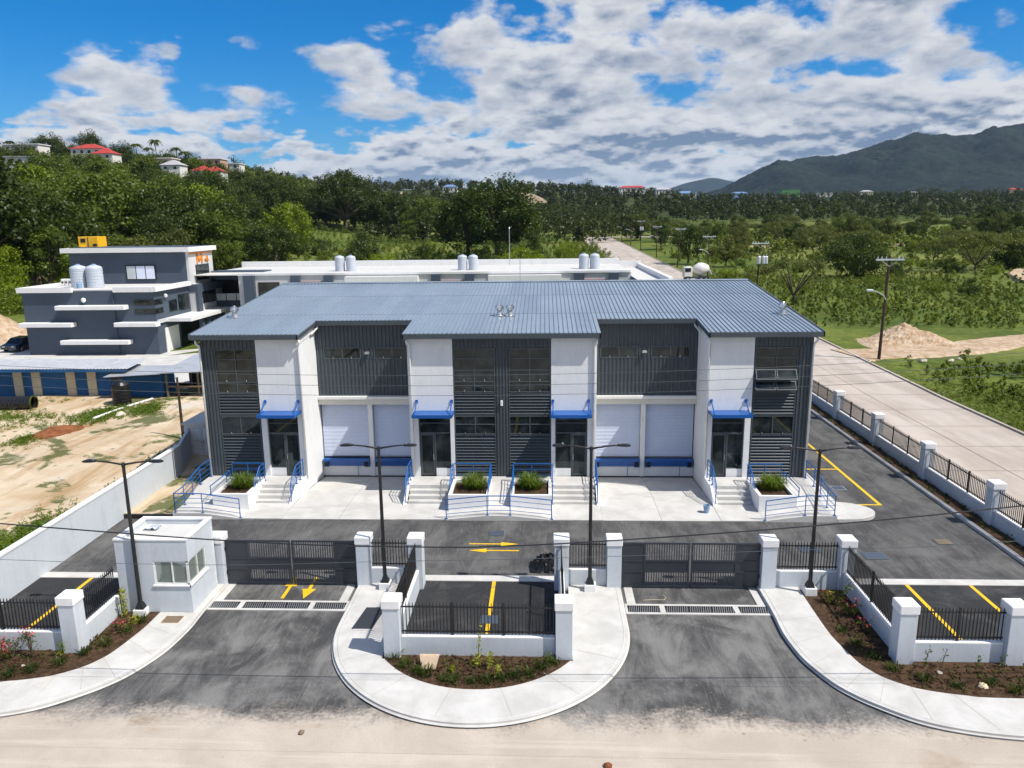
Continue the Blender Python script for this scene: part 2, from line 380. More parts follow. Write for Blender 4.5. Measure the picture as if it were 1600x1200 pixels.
def dirt_col(nt, pos):
    c = mix(nt, mr(nt, noise(nt, pos, .35, 8, .6, .5), .3, .72), (.49, .37, .235), (.66, .55, .41))
    c = mix(nt, mr(nt, noise(nt, mapping(nt, pos, (1.9, .30, 1), (0, 0, -1.0)), .26, 7, .66, .6), .50, .66, 0, .8), c, (.36, .225, .10))
    c = mix(nt, mr(nt, noise(nt, pos, .19, 8, .62, .4), .56, .70, 0, .9), c, (.60, .56, .50))
    g = mr(nt, math_(nt, 'ADD', noise(nt, pos, .16, 8, .68, .6), math_(nt, 'MULTIPLY', noise(nt, pos, 1.6, 4, .6), .15)), .605, .66, 0, .9)
    return mix(nt, g, c, mix(nt, noise(nt, pos, 5, 4, .7), (.055, .075, .018), (.12, .14, .04)))
ground_mat('dirt', dirt_col, .95, .6, 6, .06)
def grass_col(nt, pos):
    a = noise(nt, pos, .06, 8, .65, .6); b = noise(nt, pos, .9, 6, .7); e = noise(nt, pos, .018, 6, .6, .4)
    c = mix(nt, mr(nt, a, .35, .65), (.075, .120, .014), (.175, .215, .032))
    c = mix(nt, mr(nt, b, .35, .7), mix(nt, .5, c, (.022, .038, .008)), c)
    c = mix(nt, mr(nt, e, .46, .62, 0, .75), c, (.20, .215, .050))
    c = mix(nt, mr(nt, noise(nt, pos, .11, 7, .7, .5), .58, .72, 0, .8), c, (.045, .075, .012))
    x, y, z = sep(nt, pos)
    return mix(nt, mr(nt, y, 380, 560, 0, .9), c, mix(nt, b, (.024, .040, .010), (.055, .072, .018)))
ground_mat('grassland', grass_col, .95, .9, 1.2, .3)
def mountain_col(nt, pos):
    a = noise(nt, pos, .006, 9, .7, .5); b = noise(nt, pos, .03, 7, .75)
    c = mix(nt, mr(nt, a, .35, .7), (.004, .010, .008), (.018, .030, .016))  # dark tones carry painted-in cloud shade on the slopes
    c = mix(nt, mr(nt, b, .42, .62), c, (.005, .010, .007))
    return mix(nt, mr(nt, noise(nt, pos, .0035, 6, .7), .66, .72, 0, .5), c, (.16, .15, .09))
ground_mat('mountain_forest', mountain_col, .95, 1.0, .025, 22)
ground_mat('spoil', lambda nt, pos: mix(nt, mr(nt, noise(nt, pos, 1.1, 8, .7, .4), .3, .7), (.34, .22, .12), (.60, .48, .36)), .95, .9, 3, .12)
ground_mat('red_soil', lambda nt, pos: mix(nt, mr(nt, noise(nt, pos, 1.5, 8, .7, .4), .3, .7), (.16, .055, .022), (.30, .12, .05)), .95, .8, 4, .10)
ground_mat('quarry', lambda nt, pos: mix(nt, mr(nt, noise(nt, mapping(nt, pos, (1, 1, 4)), .05, 8, .7), .3, .7), (.20, .14, .095), (.36, .29, .21)), .95, .6, .4, .6)

def leaf_mat(name, dark, light, scale=.35, trans=.42):
    m = bpy.data.materials.new(name); m.use_nodes = True; nt = m.node_tree; nt.nodes.clear()
    out = nt.nodes.new('ShaderNodeOutputMaterial'); pos = nd(nt, 'ShaderNodeNewGeometry').outputs['Position']
    oi = nd(nt, 'ShaderNodeObjectInfo').outputs['Random']
    n = noise(nt, pos, scale, 4, .6); n2 = noise(nt, pos, scale * 9, 2, .6)
    f = math_(nt, 'ADD', math_(nt, 'MULTIPLY', n, .7), math_(nt, 'MULTIPLY', n2, .3))
    c = mix(nt, mr(nt, f, .34, .66), dark, light)
    c = mix(nt, mr(nt, oi, 0, 1, 0, .55, False), c, mix(nt, .5, c, tuple(v * 1.5 for v in (light[0] * 1.15, light[1] * .95, light[2]))))
    df = nd(nt, 'ShaderNodeBsdfDiffuse', Color=c); tr = nd(nt, 'ShaderNodeBsdfTranslucent', Color=mix(nt, .5, c, light))
    gl = nd(nt, 'ShaderNodeBsdfGlossy', Color=(.5, .5, .5), Roughness=.45)
    m1 = nd(nt, 'ShaderNodeMixShader', i0=trans, i1=df.outputs[0], i2=tr.outputs[0])
    m2 = nd(nt, 'ShaderNodeMixShader', i0=.035, i1=m1.outputs[0], i2=gl.outputs[0])
    nt.links.new(m2.outputs[0], out.inputs[0]); MATS[name] = m
leaf_mat('leaf_mid', (0.041, 0.074, 0.0093), (0.142, 0.195, 0.0209))
leaf_mat('leaf_dark', (0.023, 0.042, 0.0082), (0.076, 0.113, 0.0163))
leaf_mat('leaf_bright', (0.076, 0.132, 0.0070), (0.227, 0.309, 0.0139))
leaf_mat('leaf_olive', (.055, .074, .012), (.140, .165, .032))
leaf_mat('leaf_yellow', (.16, .20, .02), (.42, .44, .06), 3)
leaf_mat('leaf_grass', (0.056, 0.106, 0.0093), (0.179, 0.264, 0.0256), 2)
leaf_mat('leaf_scrub', (.070, .110, .010), (.190, .235, .028), .12)
leaf_mat('leaf_far', (.012, .023, .006), (.064, .085, .018), .012)  # cloud shade over the far woods is put into these darker greens

# ================================================================ terrain and ground
def sst(a, b, x):
    t = np.clip((x - a) / (b - a), 0, 1); return t * t * (3 - 2 * t)
def T(x, y):
    x = np.asarray(x, float); y = np.asarray(y, float)
    z = .0195 * np.clip(y - 20, 0, 300) + .04 * np.clip(y - 320, 0, 900)
    z = z + (27 * sst(15, 260, -x) * sst(70, 330, y) + 9 * sst(292, 322, y) * sst(105, 180, -x)) * sst(760, 400, y) + 23 * np.exp(-((y - 900) / 240.) ** 2) * sst(300, -100, x)
    z = z + .5 * np.sin(x * .11 + 1.3) * np.sin(y * .09) * sst(45, 90, np.abs(y) + np.abs(x - 5) * .6) * sst(33, 45, np.abs(x - 7))
    return z
def Tf(x, y): return float(T(x, y))
def terrain():
    def axis(a, b, fine0, fine1, step, grow):
        c = list(np.arange(fine0, fine1 + .01, step)); s = step; v = c[-1]
        while v < b: s *= grow; v += s; c.append(v)
        s = step; v = c[0]; pre = []
        while v > a: s *= grow; v -= s; pre.append(v)
        return np.array(pre[::-1] + c)
    xs = axis(-6000, 7000, -60, 80, 2.0, 1.09); ys = axis(-300, 6500, -24, 130, 2.0, 1.07)
    X, Y = np.meshgrid(xs, ys); Z = T(X, Y) - .06
    site = sst(-60, -57, X) * sst(32.4, 31.4, X) * sst(-60, -50, Y) * sst(37, 35, Y)     # paved and built ground lies on its own sheets
    Z = Z * (1 - site) + site * -.9
    rd = sst(19, 21, X) * sst(34.2, 32.4, X) * sst(30, 34, Y) * sst(318, 312, Y); Z -= .25 * rd
    rng = np.random.RandomState(3); Z += (rng.rand(*Z.shape) - .5) * .25 * (1 - site) * (1 - rd) * sst(33, 40, np.abs(X - 5))
    V = np.stack([X, Y, Z], -1).reshape(-1, 3); n, m = X.shape
    i = np.arange(n * m).reshape(n, m); F = np.stack([i[:-1, :-1], i[:-1, 1:], i[1:, 1:], i[1:, :-1]], -1).reshape(-1, 4)
    tag(link(bpy.data.objects.new('ground', npmesh('ground', V, F, 'grassland', True))), kind='structure')
terrain()

def grid_sheet(name, x0, x1, y0, y1, zf, m, step=1.0):
    xs = np.linspace(x0, x1, max(2, int((x1 - x0) / step) + 1)); ys = np.linspace(y0, y1, max(2, int((y1 - y0) / step) + 1))
    X, Y = np.meshgrid(xs, ys); Z = zf(X, Y)
    V = np.stack([X, Y, Z], -1).reshape(-1, 3); n, k = X.shape
    i = np.arange(n * k).reshape(n, k); F = np.stack([i[:-1, :-1], i[:-1, 1:], i[1:, 1:], i[1:, :-1]], -1).reshape(-1, 4)
    return tag(link(bpy.data.objects.new(name, npmesh(name, V, F, m, True))), kind='structure')

def lot_z(X, Y):
    r = .05 + .10 * np.sin(X * .35 + Y * .21) * np.sin(Y * .3 - X * .12) + .06 * np.sin(X * 1.1 + 2) * np.sin(Y * .9)
    return r * sst(-17.6, -19.5, X) + .12 + .45 * sst(-19.5, -17.6, X) * sst(1.0, -2.0, Y) - .5 * sst(-19.6, -18.8, X) * sst(.9, 1.9, Y) * sst(8.5, 7.6, Y)
grid_sheet('dirt_lot', -110, -17.62, -48, 36.2, lot_z, 'dirt', .8)
grid_sheet('front_road', -70, 34, -48, -17.4, lambda X, Y: 0 * X, 'road_dusty', 2)
grid_sheet('front_road', 34, 80, -48, -17.4, lambda X, Y: 0 * X - .004, 'road_dusty', 2)
grid_sheet('driveway', -17.6, 21.6, -19.6, -10.3, lambda X, Y: 0 * X + .004, 'asphalt_drive', 2)
grid_sheet('yard', -17.6, 20.75, -10.3, -4.0, lambda X, Y: 0 * X + .004, 'asphalt_yard', 2)
grid_sheet('side_lane', 14.9, 20.75, -4.0, 40, lambda X, Y: 0 * X + .004, 'asphalt_yard', 2)
for x0, x1 in ((-2.55, 2.6), (13.0, 21.5), (-17.6, -12.75)):
    grid_sheet('parking_bay', x0, x1, -15.1, -10.08, lambda X, Y: 0 * X + .008, 'asphalt_new', 2)
    struct('concrete_strip', MB().box(x0 if x0 != -17.6 else -17.5, x1 if x1 != 21.5 else 20.7, -10.1, -9.65, -.1, .035), 'sidewalk')
# the side road with its verges
ry = np.concatenate([np.arange(-48, 60, 4), np.arange(60, 318, 8)])
def roadz(y): return Tf(26, y) if y > 20 else 0.0
def road_strip(name, xa, xb, dz, m, ys):
    mb = MB(); mb.v = [(xa, y, roadz(y) + dz) for y in ys] + [(xb, y, roadz(y) + dz) for y in ys]; n = len(ys)
    mb.f = [(i, n + i, n + i + 1, i + 1) for i in range(n - 1)]; return struct(name, mb, m)
road_strip('side_road', 21.75, 31.6, .02, 'road_concrete', ry[ry > -20])
def kerb_run(name, x0, x1, ys, z0, z1, m):
    mb = MB()
    for a, b in zip(ys[:-1], ys[1:]):
        mb.add([(x0, a, roadz(a) + z0), (x1, a, roadz(a) + z0), (x1, b, roadz(b) + z0), (x0, b, roadz(b) + z0), (x0, a, roadz(a) + z1), (x1, a, roadz(a) + z1), (x1, b, roadz(b) + z1), (x0, b, roadz(b) + z1)],
               [(4, 5, 6, 7), (0, 1, 5, 4), (1, 2, 6, 5), (3, 0, 4, 7)])
    return struct(name, mb, m)
jm = MB()
for y in np.arange(-15, 200, 4.5): jm.add([(21.8, y, roadz(y) + .026), (31.55, y, roadz(y) + .026), (31.55, y + .05, roadz(y + .05) + .026), (21.8, y + .05, roadz(y + .05) + .026)], [(0, 1, 2, 3)])
for a_, b_ in ((-18, 20), (20, 120), (120, 300)): jm.add([(26.65, a_, roadz(a_) + .027), (26.70, a_, roadz(a_) + .027), (26.70, b_, roadz(b_) + .027), (26.65, b_, roadz(b_) + .027)], [(0, 1, 2, 3)])
struct('road_joints', jm, 'old_wood')
kerb_run('kerb', 31.6, 31.8, ry[(ry > -18)], -.2, .14, 'road_concrete')
kerb_run('verge', 18.4, 21.7, ry[(ry > 62)], -.3, .06, 'road_concrete')
grid_sheet('verge', 31.8, 37.5, -20, 60, lambda X, Y: .0195 * np.maximum(Y - 20, 0) + .01 + .03 * np.sin(X * 2 + Y) - .3 * sst(36, 37.5, X), 'grassland', .8)
# cross road at the end of the side road and the dirt track to the spoil heap
mb = MB(); mb.sheet([(14, 306), (80, 306), (80, 314), (14, 314)], lambda x, y: roadz(y) + .12); struct('cross_road', mb, 'road_concrete')
def smooth_pts(p, k=5):
    out = []
    for i in range(len(p) - 1):
        p0, p1, p2, p3 = (np.array(p[j]) for j in (max(i - 1, 0), i, i + 1, min(i + 2, len(p) - 1)))
        for t in np.arange(k) / k:
            out.append(tuple(.5 * ((2 * p1) + (-p0 + p2) * t + (2 * p0 - 5 * p1 + 4 * p2 - p3) * t * t + (-p0 + 3 * p1 - 3 * p2 + p3) * t ** 3)))
    return out + [tuple(p[-1])]
def ribbon(name, pts, w, m, dz=.10):
    if isinstance(w, (list, tuple)): q_ = smooth_pts([(p[0], p[1], ww) for p, ww in zip(pts, w)], 8); pts = [(p[0], p[1]) for p in q_]; w = [p[2] * random.uniform(.93, 1.08) for p in q_]
    mb = MB(); a = []; b = []
    for i, p in enumerate(pts):
        q0 = Vector(pts[max(i - 1, 0)]); q1 = Vector(pts[min(i + 1, len(pts) - 1)]); t = (q1 - q0).normalized(); nrm = Vector((-t.y, t.x))
        ww = w[i] if isinstance(w, (list, tuple)) else w
        a.append((p[0] + nrm.x * ww, p[1] + nrm.y * ww)); b.append((p[0] - nrm.x * ww, p[1] - nrm.y * ww))
    zf = lambda x, y: max(Tf(x, y), .0) + dz
    mb.strip(b, a, zf)
    for e, f_ in ((a, b), (b, a)):
        o_ = [(p[0] + (p[0] - q[0]) * .12, p[1] + (p[1] - q[1]) * .12) for p, q in zip(e, f_)]
        mb.strip(e, o_, zf, lambda x, y: zf(x, y) - dz - .25)
    return struct(name, mb, m, True)
ribbon('dirt_track', [(31.3, 36.6), (34, 37.3), (38, 38.0), (43, 39.8), (48, 42.5), (53, 45.5), (60, 50), (70, 57), (82, 66)], [2.9, 2.4, 2.2, 2.3, 2.4, 2.4, 2.3, 2.2, 2], 'spoil', .09)
ribbon('dirt_track', [(88, 102), (92, 110), (99, 119), (108, 126)], [1.6, 2.6, 3.2, 2.5], 'spoil', .55)
ribbon('dirt_track', [(70, 222), (84, 219), (100, 217), (118, 218)], [2.2, 1.6, 2, 1.6], 'spoil', .5)

grid_sheet('office_yard', -58, -14.8, 24.7, 47, lambda X, Y: T(X, Y) * 0 + .38 + .0 * X, 'apron', 3)
# ---- sidewalks (0.15 m kerbs), planting beds
def arc(cx, cy_, a, b, t0, t1, n=24):
    return [(cx + a * math.cos(math.radians(t0 + (t1 - t0) * i / n)), cy_ + b * math.sin(math.radians(t0 + (t1 - t0) * i / n))) for i in range(n + 1)]
outer = [(-4.82, -10.3)] + arc(0, -13.5, 4.82, 5.06, 180, 360, 48) + [(4.82, -10.3)]
inner = arc(0, -13.6, 3.457, 3.457, 214.5, 325.5, 28)
walkp = outer + [(2.95, -10.3), (2.95, -15.55)] + inner[::-1] + [(-2.95, -15.55), (-2.95, -10.3)]
struct('sidewalk', MB().prism(walkp, -.1, .15), 'sidewalk')
struct('kerb', MB().strip([(x * 1.012, (y + 13.5) * 1.012 - 13.5) for x, y in outer], [(x * .972, (y + 13.5) * .972 - 13.5) for x, y in outer], .062, .162), 'sidewalk')
struct('planting_bed', MB().prism([(-2.9, -15.3)] + inner + [(2.9, -15.3)], -.1, lambda x, y: .13), 'soil')
po = [(9.87, -10.3), (9.87, -12.4), (9.82, -13.7), (9.88, -14.6), (10.02, -15.4), (10.4, -16.4), (10.8, -17.0), (11.3, -17.5), (12.1, -18.1), (13.0, -18.45), (14.4, -18.7), (17, -18.85), (24, -18.9)]
pi = [(11.3, -10.3), (11.28, -12.2), (11.28, -13.2), (11.3, -13.9), (11.38, -14.5), (11.55, -15.4), (11.75, -15.85), (12.0, -16.2), (12.4, -16.52), (12.85, -16.75), (13.8, -16.98), (15.4, -17.1), (24, -17.12)]
po, pi = smooth_pts(po), smooth_pts(pi)
bed_out = [p for p in pi if p[1] < -10.9]
for s in (1, -1):
    fl = (lambda pts: pts) if s > 0 else (lambda pts: [(-x, y) for x, y in pts][::-1])
    struct('sidewalk', MB().prism(fl(po + pi[::-1]), -.1, .15), 'sidewalk')
    w = [(x + .0, y) for x, y in po]; inn = [(x + .14, y + .10 * (i / len(po))) for i, (x, y) in enumerate(po)]
    struct('kerb', MB().strip([(s * (x - .035), y - .03) for x, y in w], [(s * x, y) for x, y in inn], .06, .162), 'sidewalk')
    bed = bed_out + [(24, -15.3), (12.9, -15.3), (12.9, -10.75), (11.3, -10.75)] if s > 0 else bed_out + [(24, -15.3), (12.6, -15.3), (12.6, -12.8), (11.3, -12.8)]
    bed = [p for p in bed if not (s < 0 and p[1] > -12.8)]
    struct('planting_bed', MB().prism(fl(bed), -.1, .13), 'soil')
# expansion joints scored across the pavements
for s in (-1, 0, 1):
    jt = MB()
    for i in (range(8, len(outer) - 6, 7) if s == 0 else range(7, len(po) - 8, 7)):
        if s == 0:
            a = outer[i]; ang = math.atan2(a[1] + 13.5, a[0]); b = (a[0] - 1.75 * math.cos(ang), a[1] - 1.45 * math.sin(ang))
        else:
            a = (s * po[i][0], po[i][1]); b = (s * pi[i][0], pi[i][1])
        d = (Vector(b) - Vector(a)).normalized(); nx, ny = -d.y * .007, d.x * .007; a = (a[0] + d.x * .16, a[1] + d.y * .16)
        jt.add([(a[0] - nx, a[1] - ny, .1535), (a[0] + nx, a[1] + ny, .1535), (b[0] + nx, b[1] + ny, .1535), (b[0] - nx, b[1] - ny, .1535)], [(0, 1, 2, 3)])
    tag(jt.build('pavement_joints', 'black_metal' if False else 'road_concrete', None), kind='structure')
# entrance thresholds: concrete kerb strips and drain channel frames at each gate
for s in (-1, 1):
    for x0 in (5.0, 9.55):
        struct('concrete_strip', MB().box(s * x0, s * (x0 + .3), -11.75, -10.2, -.1, .03), 'sidewalk')
    fr = MB()
    xs_ = [4.9, 4.98, 6.1, 6.28, 8.65, 8.83, 9.82, 9.9]
    for a, b in ((0, 1), (2, 3), (4, 5), (6, 7)): fr.box(s * xs_[a], s * xs_[b], -12.32, -11.86, -.1, .030)
    fr.box(s * 4.9, s * 9.9, -11.86, -11.74, -.1, .032); fr.box(s * 4.9, s * 9.9, -12.44, -12.32, -.1, .032)
    struct('drain_channel', fr, 'sidewalk')
    n = 0
    side = 'left' if s < 0 else 'right'
    for k, (a, b) in enumerate(((4.98, 6.1), (6.28, 7.06), (7.08, 7.85), (7.87, 8.65), (8.83, 9.82))):
        a_, b_ = sorted((s * a, s * b)); pos_ = ('innermost', 'second from the middle', 'third from the middle', 'fourth from the middle', 'outermost')[k]
        g = thing('drain_grate', f'black steel drain grate before the {side} gate, {pos_} of the five', 'drain grate', ((a_ + b_) / 2, -12.09, 0), 'drain grates across the driveways')
        MB().box(a_, b_, -12.32, -11.86, .006, .010).build('sump', 'rubber', g)
        m_ = MB().box(a_, b_, -12.32, -12.29, .012, .028).box(a_, b_, -11.89, -11.86, .012, .028)
        m_.build('frame', 'black_metal', g)
        m_ = MB(); x = a_ + .03
        while x < b_ - .03:
            m_.add([(x, -12.29, .026), (x + .028, -12.29, .026), (x + .028 + s * .06, -11.89, .026), (x + s * .06, -11.89, .026)], [(0, 1, 2, 3)]); x += .075
        m_.build('bars', 'galvanised', g, kind='stuff')

# ---- forecourt, loading aprons, steps
def apron_z(x, y): return .03 if y < -1.2 else .03 - (y + 1.2) / 4.3 * .40
for s in (-1, 1):
    side = 'left' if s < 0 else 'right'
    xs_ = sorted((s * 4.72, s * 10.02))
    mb = MB()
    ys_ = [-4.1, -2.7, -1.2, .0, 1.5, 3.08]
    for i in range(len(ys_) - 1):
        for a, b in ((xs_[0], (xs_[0] + xs_[1]) / 2 - .006), ((xs_[0] + xs_[1]) / 2 + .006, xs_[1])):
            mb.add([(a, ys_[i], apron_z(0, ys_[i])), (b, ys_[i], apron_z(0, ys_[i])), (b, ys_[i + 1], apron_z(0, ys_[i + 1])), (a, ys_[i + 1], apron_z(0, ys_[i + 1]))], [(0, 1, 2, 3)])
    mb.box(xs_[0], xs_[1], -4.1, -4.098, -.1, .029)
    struct('loading_apron', mb, 'apron')
    # wing forecourt in front of the steps
    struct('forecourt', MB().box(s * 10.03, s * 11.93, -4.1, -1.2, -.2, .045), 'sidewalk')
    struct('forecourt', MB().box(s * 2.43, s * 4.71, -4.1, -1.2, -.2, .045), 'sidewalk')
def steps(x0, x1, y0, label):
    g = thing('entrance_steps', label, 'steps', ((x0 + x1) / 2, y0 - .9, .045), 'concrete entrance steps')
    for k in range(3):
        MB().bbox(x0, x1, y0 - .29 * (k + 1), y0 - .29 * k - (.002 if k else 0), .05, .51 - .17 * k, .012).build('step', 'sidewalk', g)
steps(-11.93, -10.27, -1.3, 'three concrete steps below the leftmost blue canopy')
steps(-4.50, -2.45, -1.3, 'three concrete steps below the second blue canopy from the left')
steps(2.45, 4.50, -1.3, 'three concrete steps below the third blue canopy from the left')
steps(10.27, 11.93, -1.3, 'three concrete steps below the rightmost blue canopy')
# raised walkways along the front of the building
def wedge(mb, x0, x1, y0, y1, zf, zb=-.2):
    x0, x1 = sorted((x0, x1)); y0, y1 = sorted((y0, y1))
    return mb.prism([(x0, y0), (x1, y0), (x1, y1), (x0, y1)], zb, zf)
mb = MB(); wedge(mb, -4.55, 4.55, -1.3 + .001, .02, .68); struct('raised_walkway', mb, 'sidewalk')
lin = lambda a, b, za, zb: (lambda t: za + (zb - za) * min(1, max(0, (t - a) / (b - a))))
f = lin(-1.3, -3.1, .678, .24); mb = MB(); wedge(mb, -.5, .5, -3.1, -1.3, lambda x, y: f(y)); struct('ramp', mb, 'sidewalk')
mb = MB(); wedge(mb, -.5, .5, -4.14, -3.101, .24)
g2 = lin(.5, 2.42, .24, .05)
for s in (-1, 1): wedge(mb, s * .5, s * 2.42, -4.14, -3.101, lambda x, y: g2(abs(x)))
struct('ramp', mb, 'sidewalk')
for s in (-1, 1):
    mb = MB(); wedge(mb, s * 10.12, s * 15.1, -1.3 + .001, .02, .68); struct('raised_walkway', mb, 'sidewalk')
    h1 = lin(-1.3, -3.1, .678, .30); h2 = lin(13.75, 11.93, .30, .05)
    mb = MB(); wedge(mb, s * 13.66, s * 15.1, -3.1, -1.3, lambda x, y: h1(y)); wedge(mb, s * 13.66, s * 15.1, -4.14, -3.101, .30)
    wedge(mb, s * 11.93, s * 13.66, -4.14, -3.101, lambda x, y: h2(abs(x))); struct('ramp', mb, 'sidewalk')
    # stringer walls flanking the loading bay
    for xx in (10.03, 4.56):
        mb = MB(); x0, x1 = sorted((s * xx, s * (xx + (.22 if xx > 9 else .15))))
        prof = [(-2.35, .06), (-2.25, .16), (-1.35, .74), (-.02, .74)]
        v = []
        for x in (x0, x1): v += [(x, y, z) for y, z in prof] + [(x, -.02, -.3), (x, -2.35, -.3)]
        mb.add(v, [(0, 1, 2, 3, 4, 5), (11, 10, 9, 8, 7, 6)] + [(i, 6 + i, 6 + (i + 1) % 6, (i + 1) % 6) for i in range(6)])
        struct('stringer_wall', mb, 'white_wall')
# nose of pavement at the right end and walk along the right flank
nose = [(15.12, -4.14), (15.6, -4.1)] + arc(15.6, -3.0, 1.55, 1.08, -80, 50, 14) + [(16.9, -1.9), (16.9, 14), (15.12, 14)]
struct('sidewalk', MB().prism([(15.12, -4.14)] + arc(15.7, -3.05, 1.45, 1.07, -88, 90, 16) + [(15.12, -1.98)], -.1, .15), 'sidewalk')
struct('sidewalk', MB().box(15.12, 15.9, -1.97, 14, -.1, .15), 'sidewalk')
# left strip beside the boundary wall
grid_sheet('sand_strip', -17.45, -15.12, -4.0, 6.4, lambda X, Y: .20 + .02 * np.sin(X * 3 + Y * 2), 'dirt', .4)
grid_sheet('sand_strip', -18.5, -17.44, 1.75, 5.2, lambda X, Y: .195 + 0 * X, 'dirt', .4)
struct('kerb', MB().box(-17.45, -15.12, -4.12, -4.0, -.1, .205), 'black_metal')  # near-black front face of the raised sand strip
# right kerb and soil strip
struct('kerb', MB().bbox(20.68, 20.86, -15, 40, -.1, .15, .02), 'sidewalk')
grid_sheet('soil_strip', 20.86, 21.55, -15, 40, lambda X, Y: .11 + .02 * np.sin(Y * 3), 'soil', .35)

# ---- painted markings
def marking(name, polys):
    mb = MB()
    for p in polys: mb.sheet(p, .016)
    return struct(name, mb, 'yellow_paint')
def rect(x0, x1, y0, y1): return [(x0, y0), (x1, y0), (x1, y1), (x0, y1)]
def arrow(x, y, ang, L=2.1, w=.05, hl=.75, hw=.19):
    c, s = math.cos(ang), math.sin(ang)
    pts = [(-L / 2, -w), (L / 2 - hl, -w), (L / 2 - hl, -hw), (L / 2, 0), (L / 2 - hl, hw), (L / 2 - hl, w), (-L / 2, w)]
    return [(x + a * c - b * s, y + a * s + b * c) for a, b in pts]
marking('arrow_marking', [arrow(-.05, -6.70, 0)]); marking('arrow_marking', [arrow(-.02, -7.35, math.pi)])
marking('arrow_marking', [arrow(-7.44, -10.72, math.pi / 2, 1.7, .065, .75, .24)]); marking('arrow_marking', [arrow(-6.66, -10.72, -math.pi / 2, 1.7, .065, .75, .26)])
for x in (.18, 15.42, 17.72, -15.4): marking('parking_line', [rect(x - .07, x + .07, -14.9, -10.1)])
marking('parking_line', [rect(17.82, 17.98, -2.05, 9.5)]); marking('parking_line', [rect(15.92, 17.82, 3.20, 3.34)]); marking('parking_line', [rect(16.9, 17.82, -2.05, -1.92)])
# ---- covers and patches let into the asphalt
for (x, y, a, b, lab) in ((-.02, -5.6, .33, .28, 'grey square manhole cover above the yellow arrows'), (12.9, -7.0, .42, .36, 'grey manhole cover behind the right fence corner'),
                          (15.3, -7.6, .45, .33, 'bluish square manhole cover in the right yard'), (18.7, -6.2, .34, .26, 'rusty square manhole cover near the right kerb'),
                          (16.8, .3, .34, .30, 'pale square manhole cover beside the yellow parking lines'), (.2, -12.9, .32, .28, 'grey drain cover in the middle parking bay')):
    g = thing('manhole_cover', lab, 'manhole cover', (x, y, .005), 'manhole covers')
    MB().box(x - a, x + a, y - b, y + b, .008, .020).build('rim', 'galvanised' if 'pale' in lab else 'slate_frame', g)
    MB().bbox(x - a + .05, x + a - .05, y - b + .05, y + b - .05, .012, .027, .006).build('lid', 'old_wood' if 'rusty' in lab else 'slate_blue', g)
g = thing('pavement_cover', 'brownish square access cover in pavement by the guard house', 'access cover', (-10.55, -13.35, .15))
MB().box(-10.95, -10.25, -13.65, -13.1, .152, .158).build('rim', 'rock_pale', g); MB().box(-10.90, -10.30, -13.6, -13.15, .16, .166).build('lid', 'old_wood', g)

# ================================================================ the main building
B = thing('warehouse', 'two-storey white and slate warehouse with blue-grey ribbed metal roof', 'building', (0, 0, 0))
RS = .0965
def rz(y): return 8.03 + RS * (y + .28)
def roofz(x, y): return rz(y)
# walls
for s in (-1, 1):
    xs = lambda a, b: sorted((s * a, s * b))
    # flank, back and white bay returns (top follows the roof)
    x0, x1 = xs(14.8, 15.0); MB().prism([(x0, .26), (x1, .26), (x1, 13.6), (x0, 13.6)], -.3, lambda x, y: rz(y) - .08).build('side_wall', 'slate', B)
    for a, b in ((10.1, 10.3), (4.45, 4.65)):
        x0, x1 = xs(a, b); MB().prism([(x0, .001), (x1, .001), (x1, 3.4), (x0, 3.4)], -.5, lambda x, y: rz(y) - .10).build('bay_side_wall', 'white_wall', B)
    # white front panels above the doors, with jambs and sidelight plinth
    for a, b, ja, jb, sgn in ((10.1, 12.2, 10.33, 11.92, 1), (2.42, 4.65, 4.22, 2.62, -1)):
        x0, x1 = xs(a, b); MB().box(x0, x1, 0, .24, 4.12, 7.84).build('front_wall', 'white_wall', B)
        lo, hi = min(ja, jb), max(ja, jb)
        for p, q in ((a, lo), (hi, b)):
            x0, x1 = xs(p, q); MB().box(x0, x1, .0, .30, .4, 4.12).build('door_jamb', 'white_wall', B)
        mid = (ja + jb) / 2 + (0 if sgn > 0 else 0)
        x0, x1 = xs(mid + .02 * (1 if jb > ja else -1), jb); MB().box(x0, x1, .10, .30, .4, 1.08).build('sidelight_plinth', 'white_wall', B)
MB().box(-14.8, 14.8, 13.3, 13.6, -.3, 9.15).build('back_wall', 'slate', B)
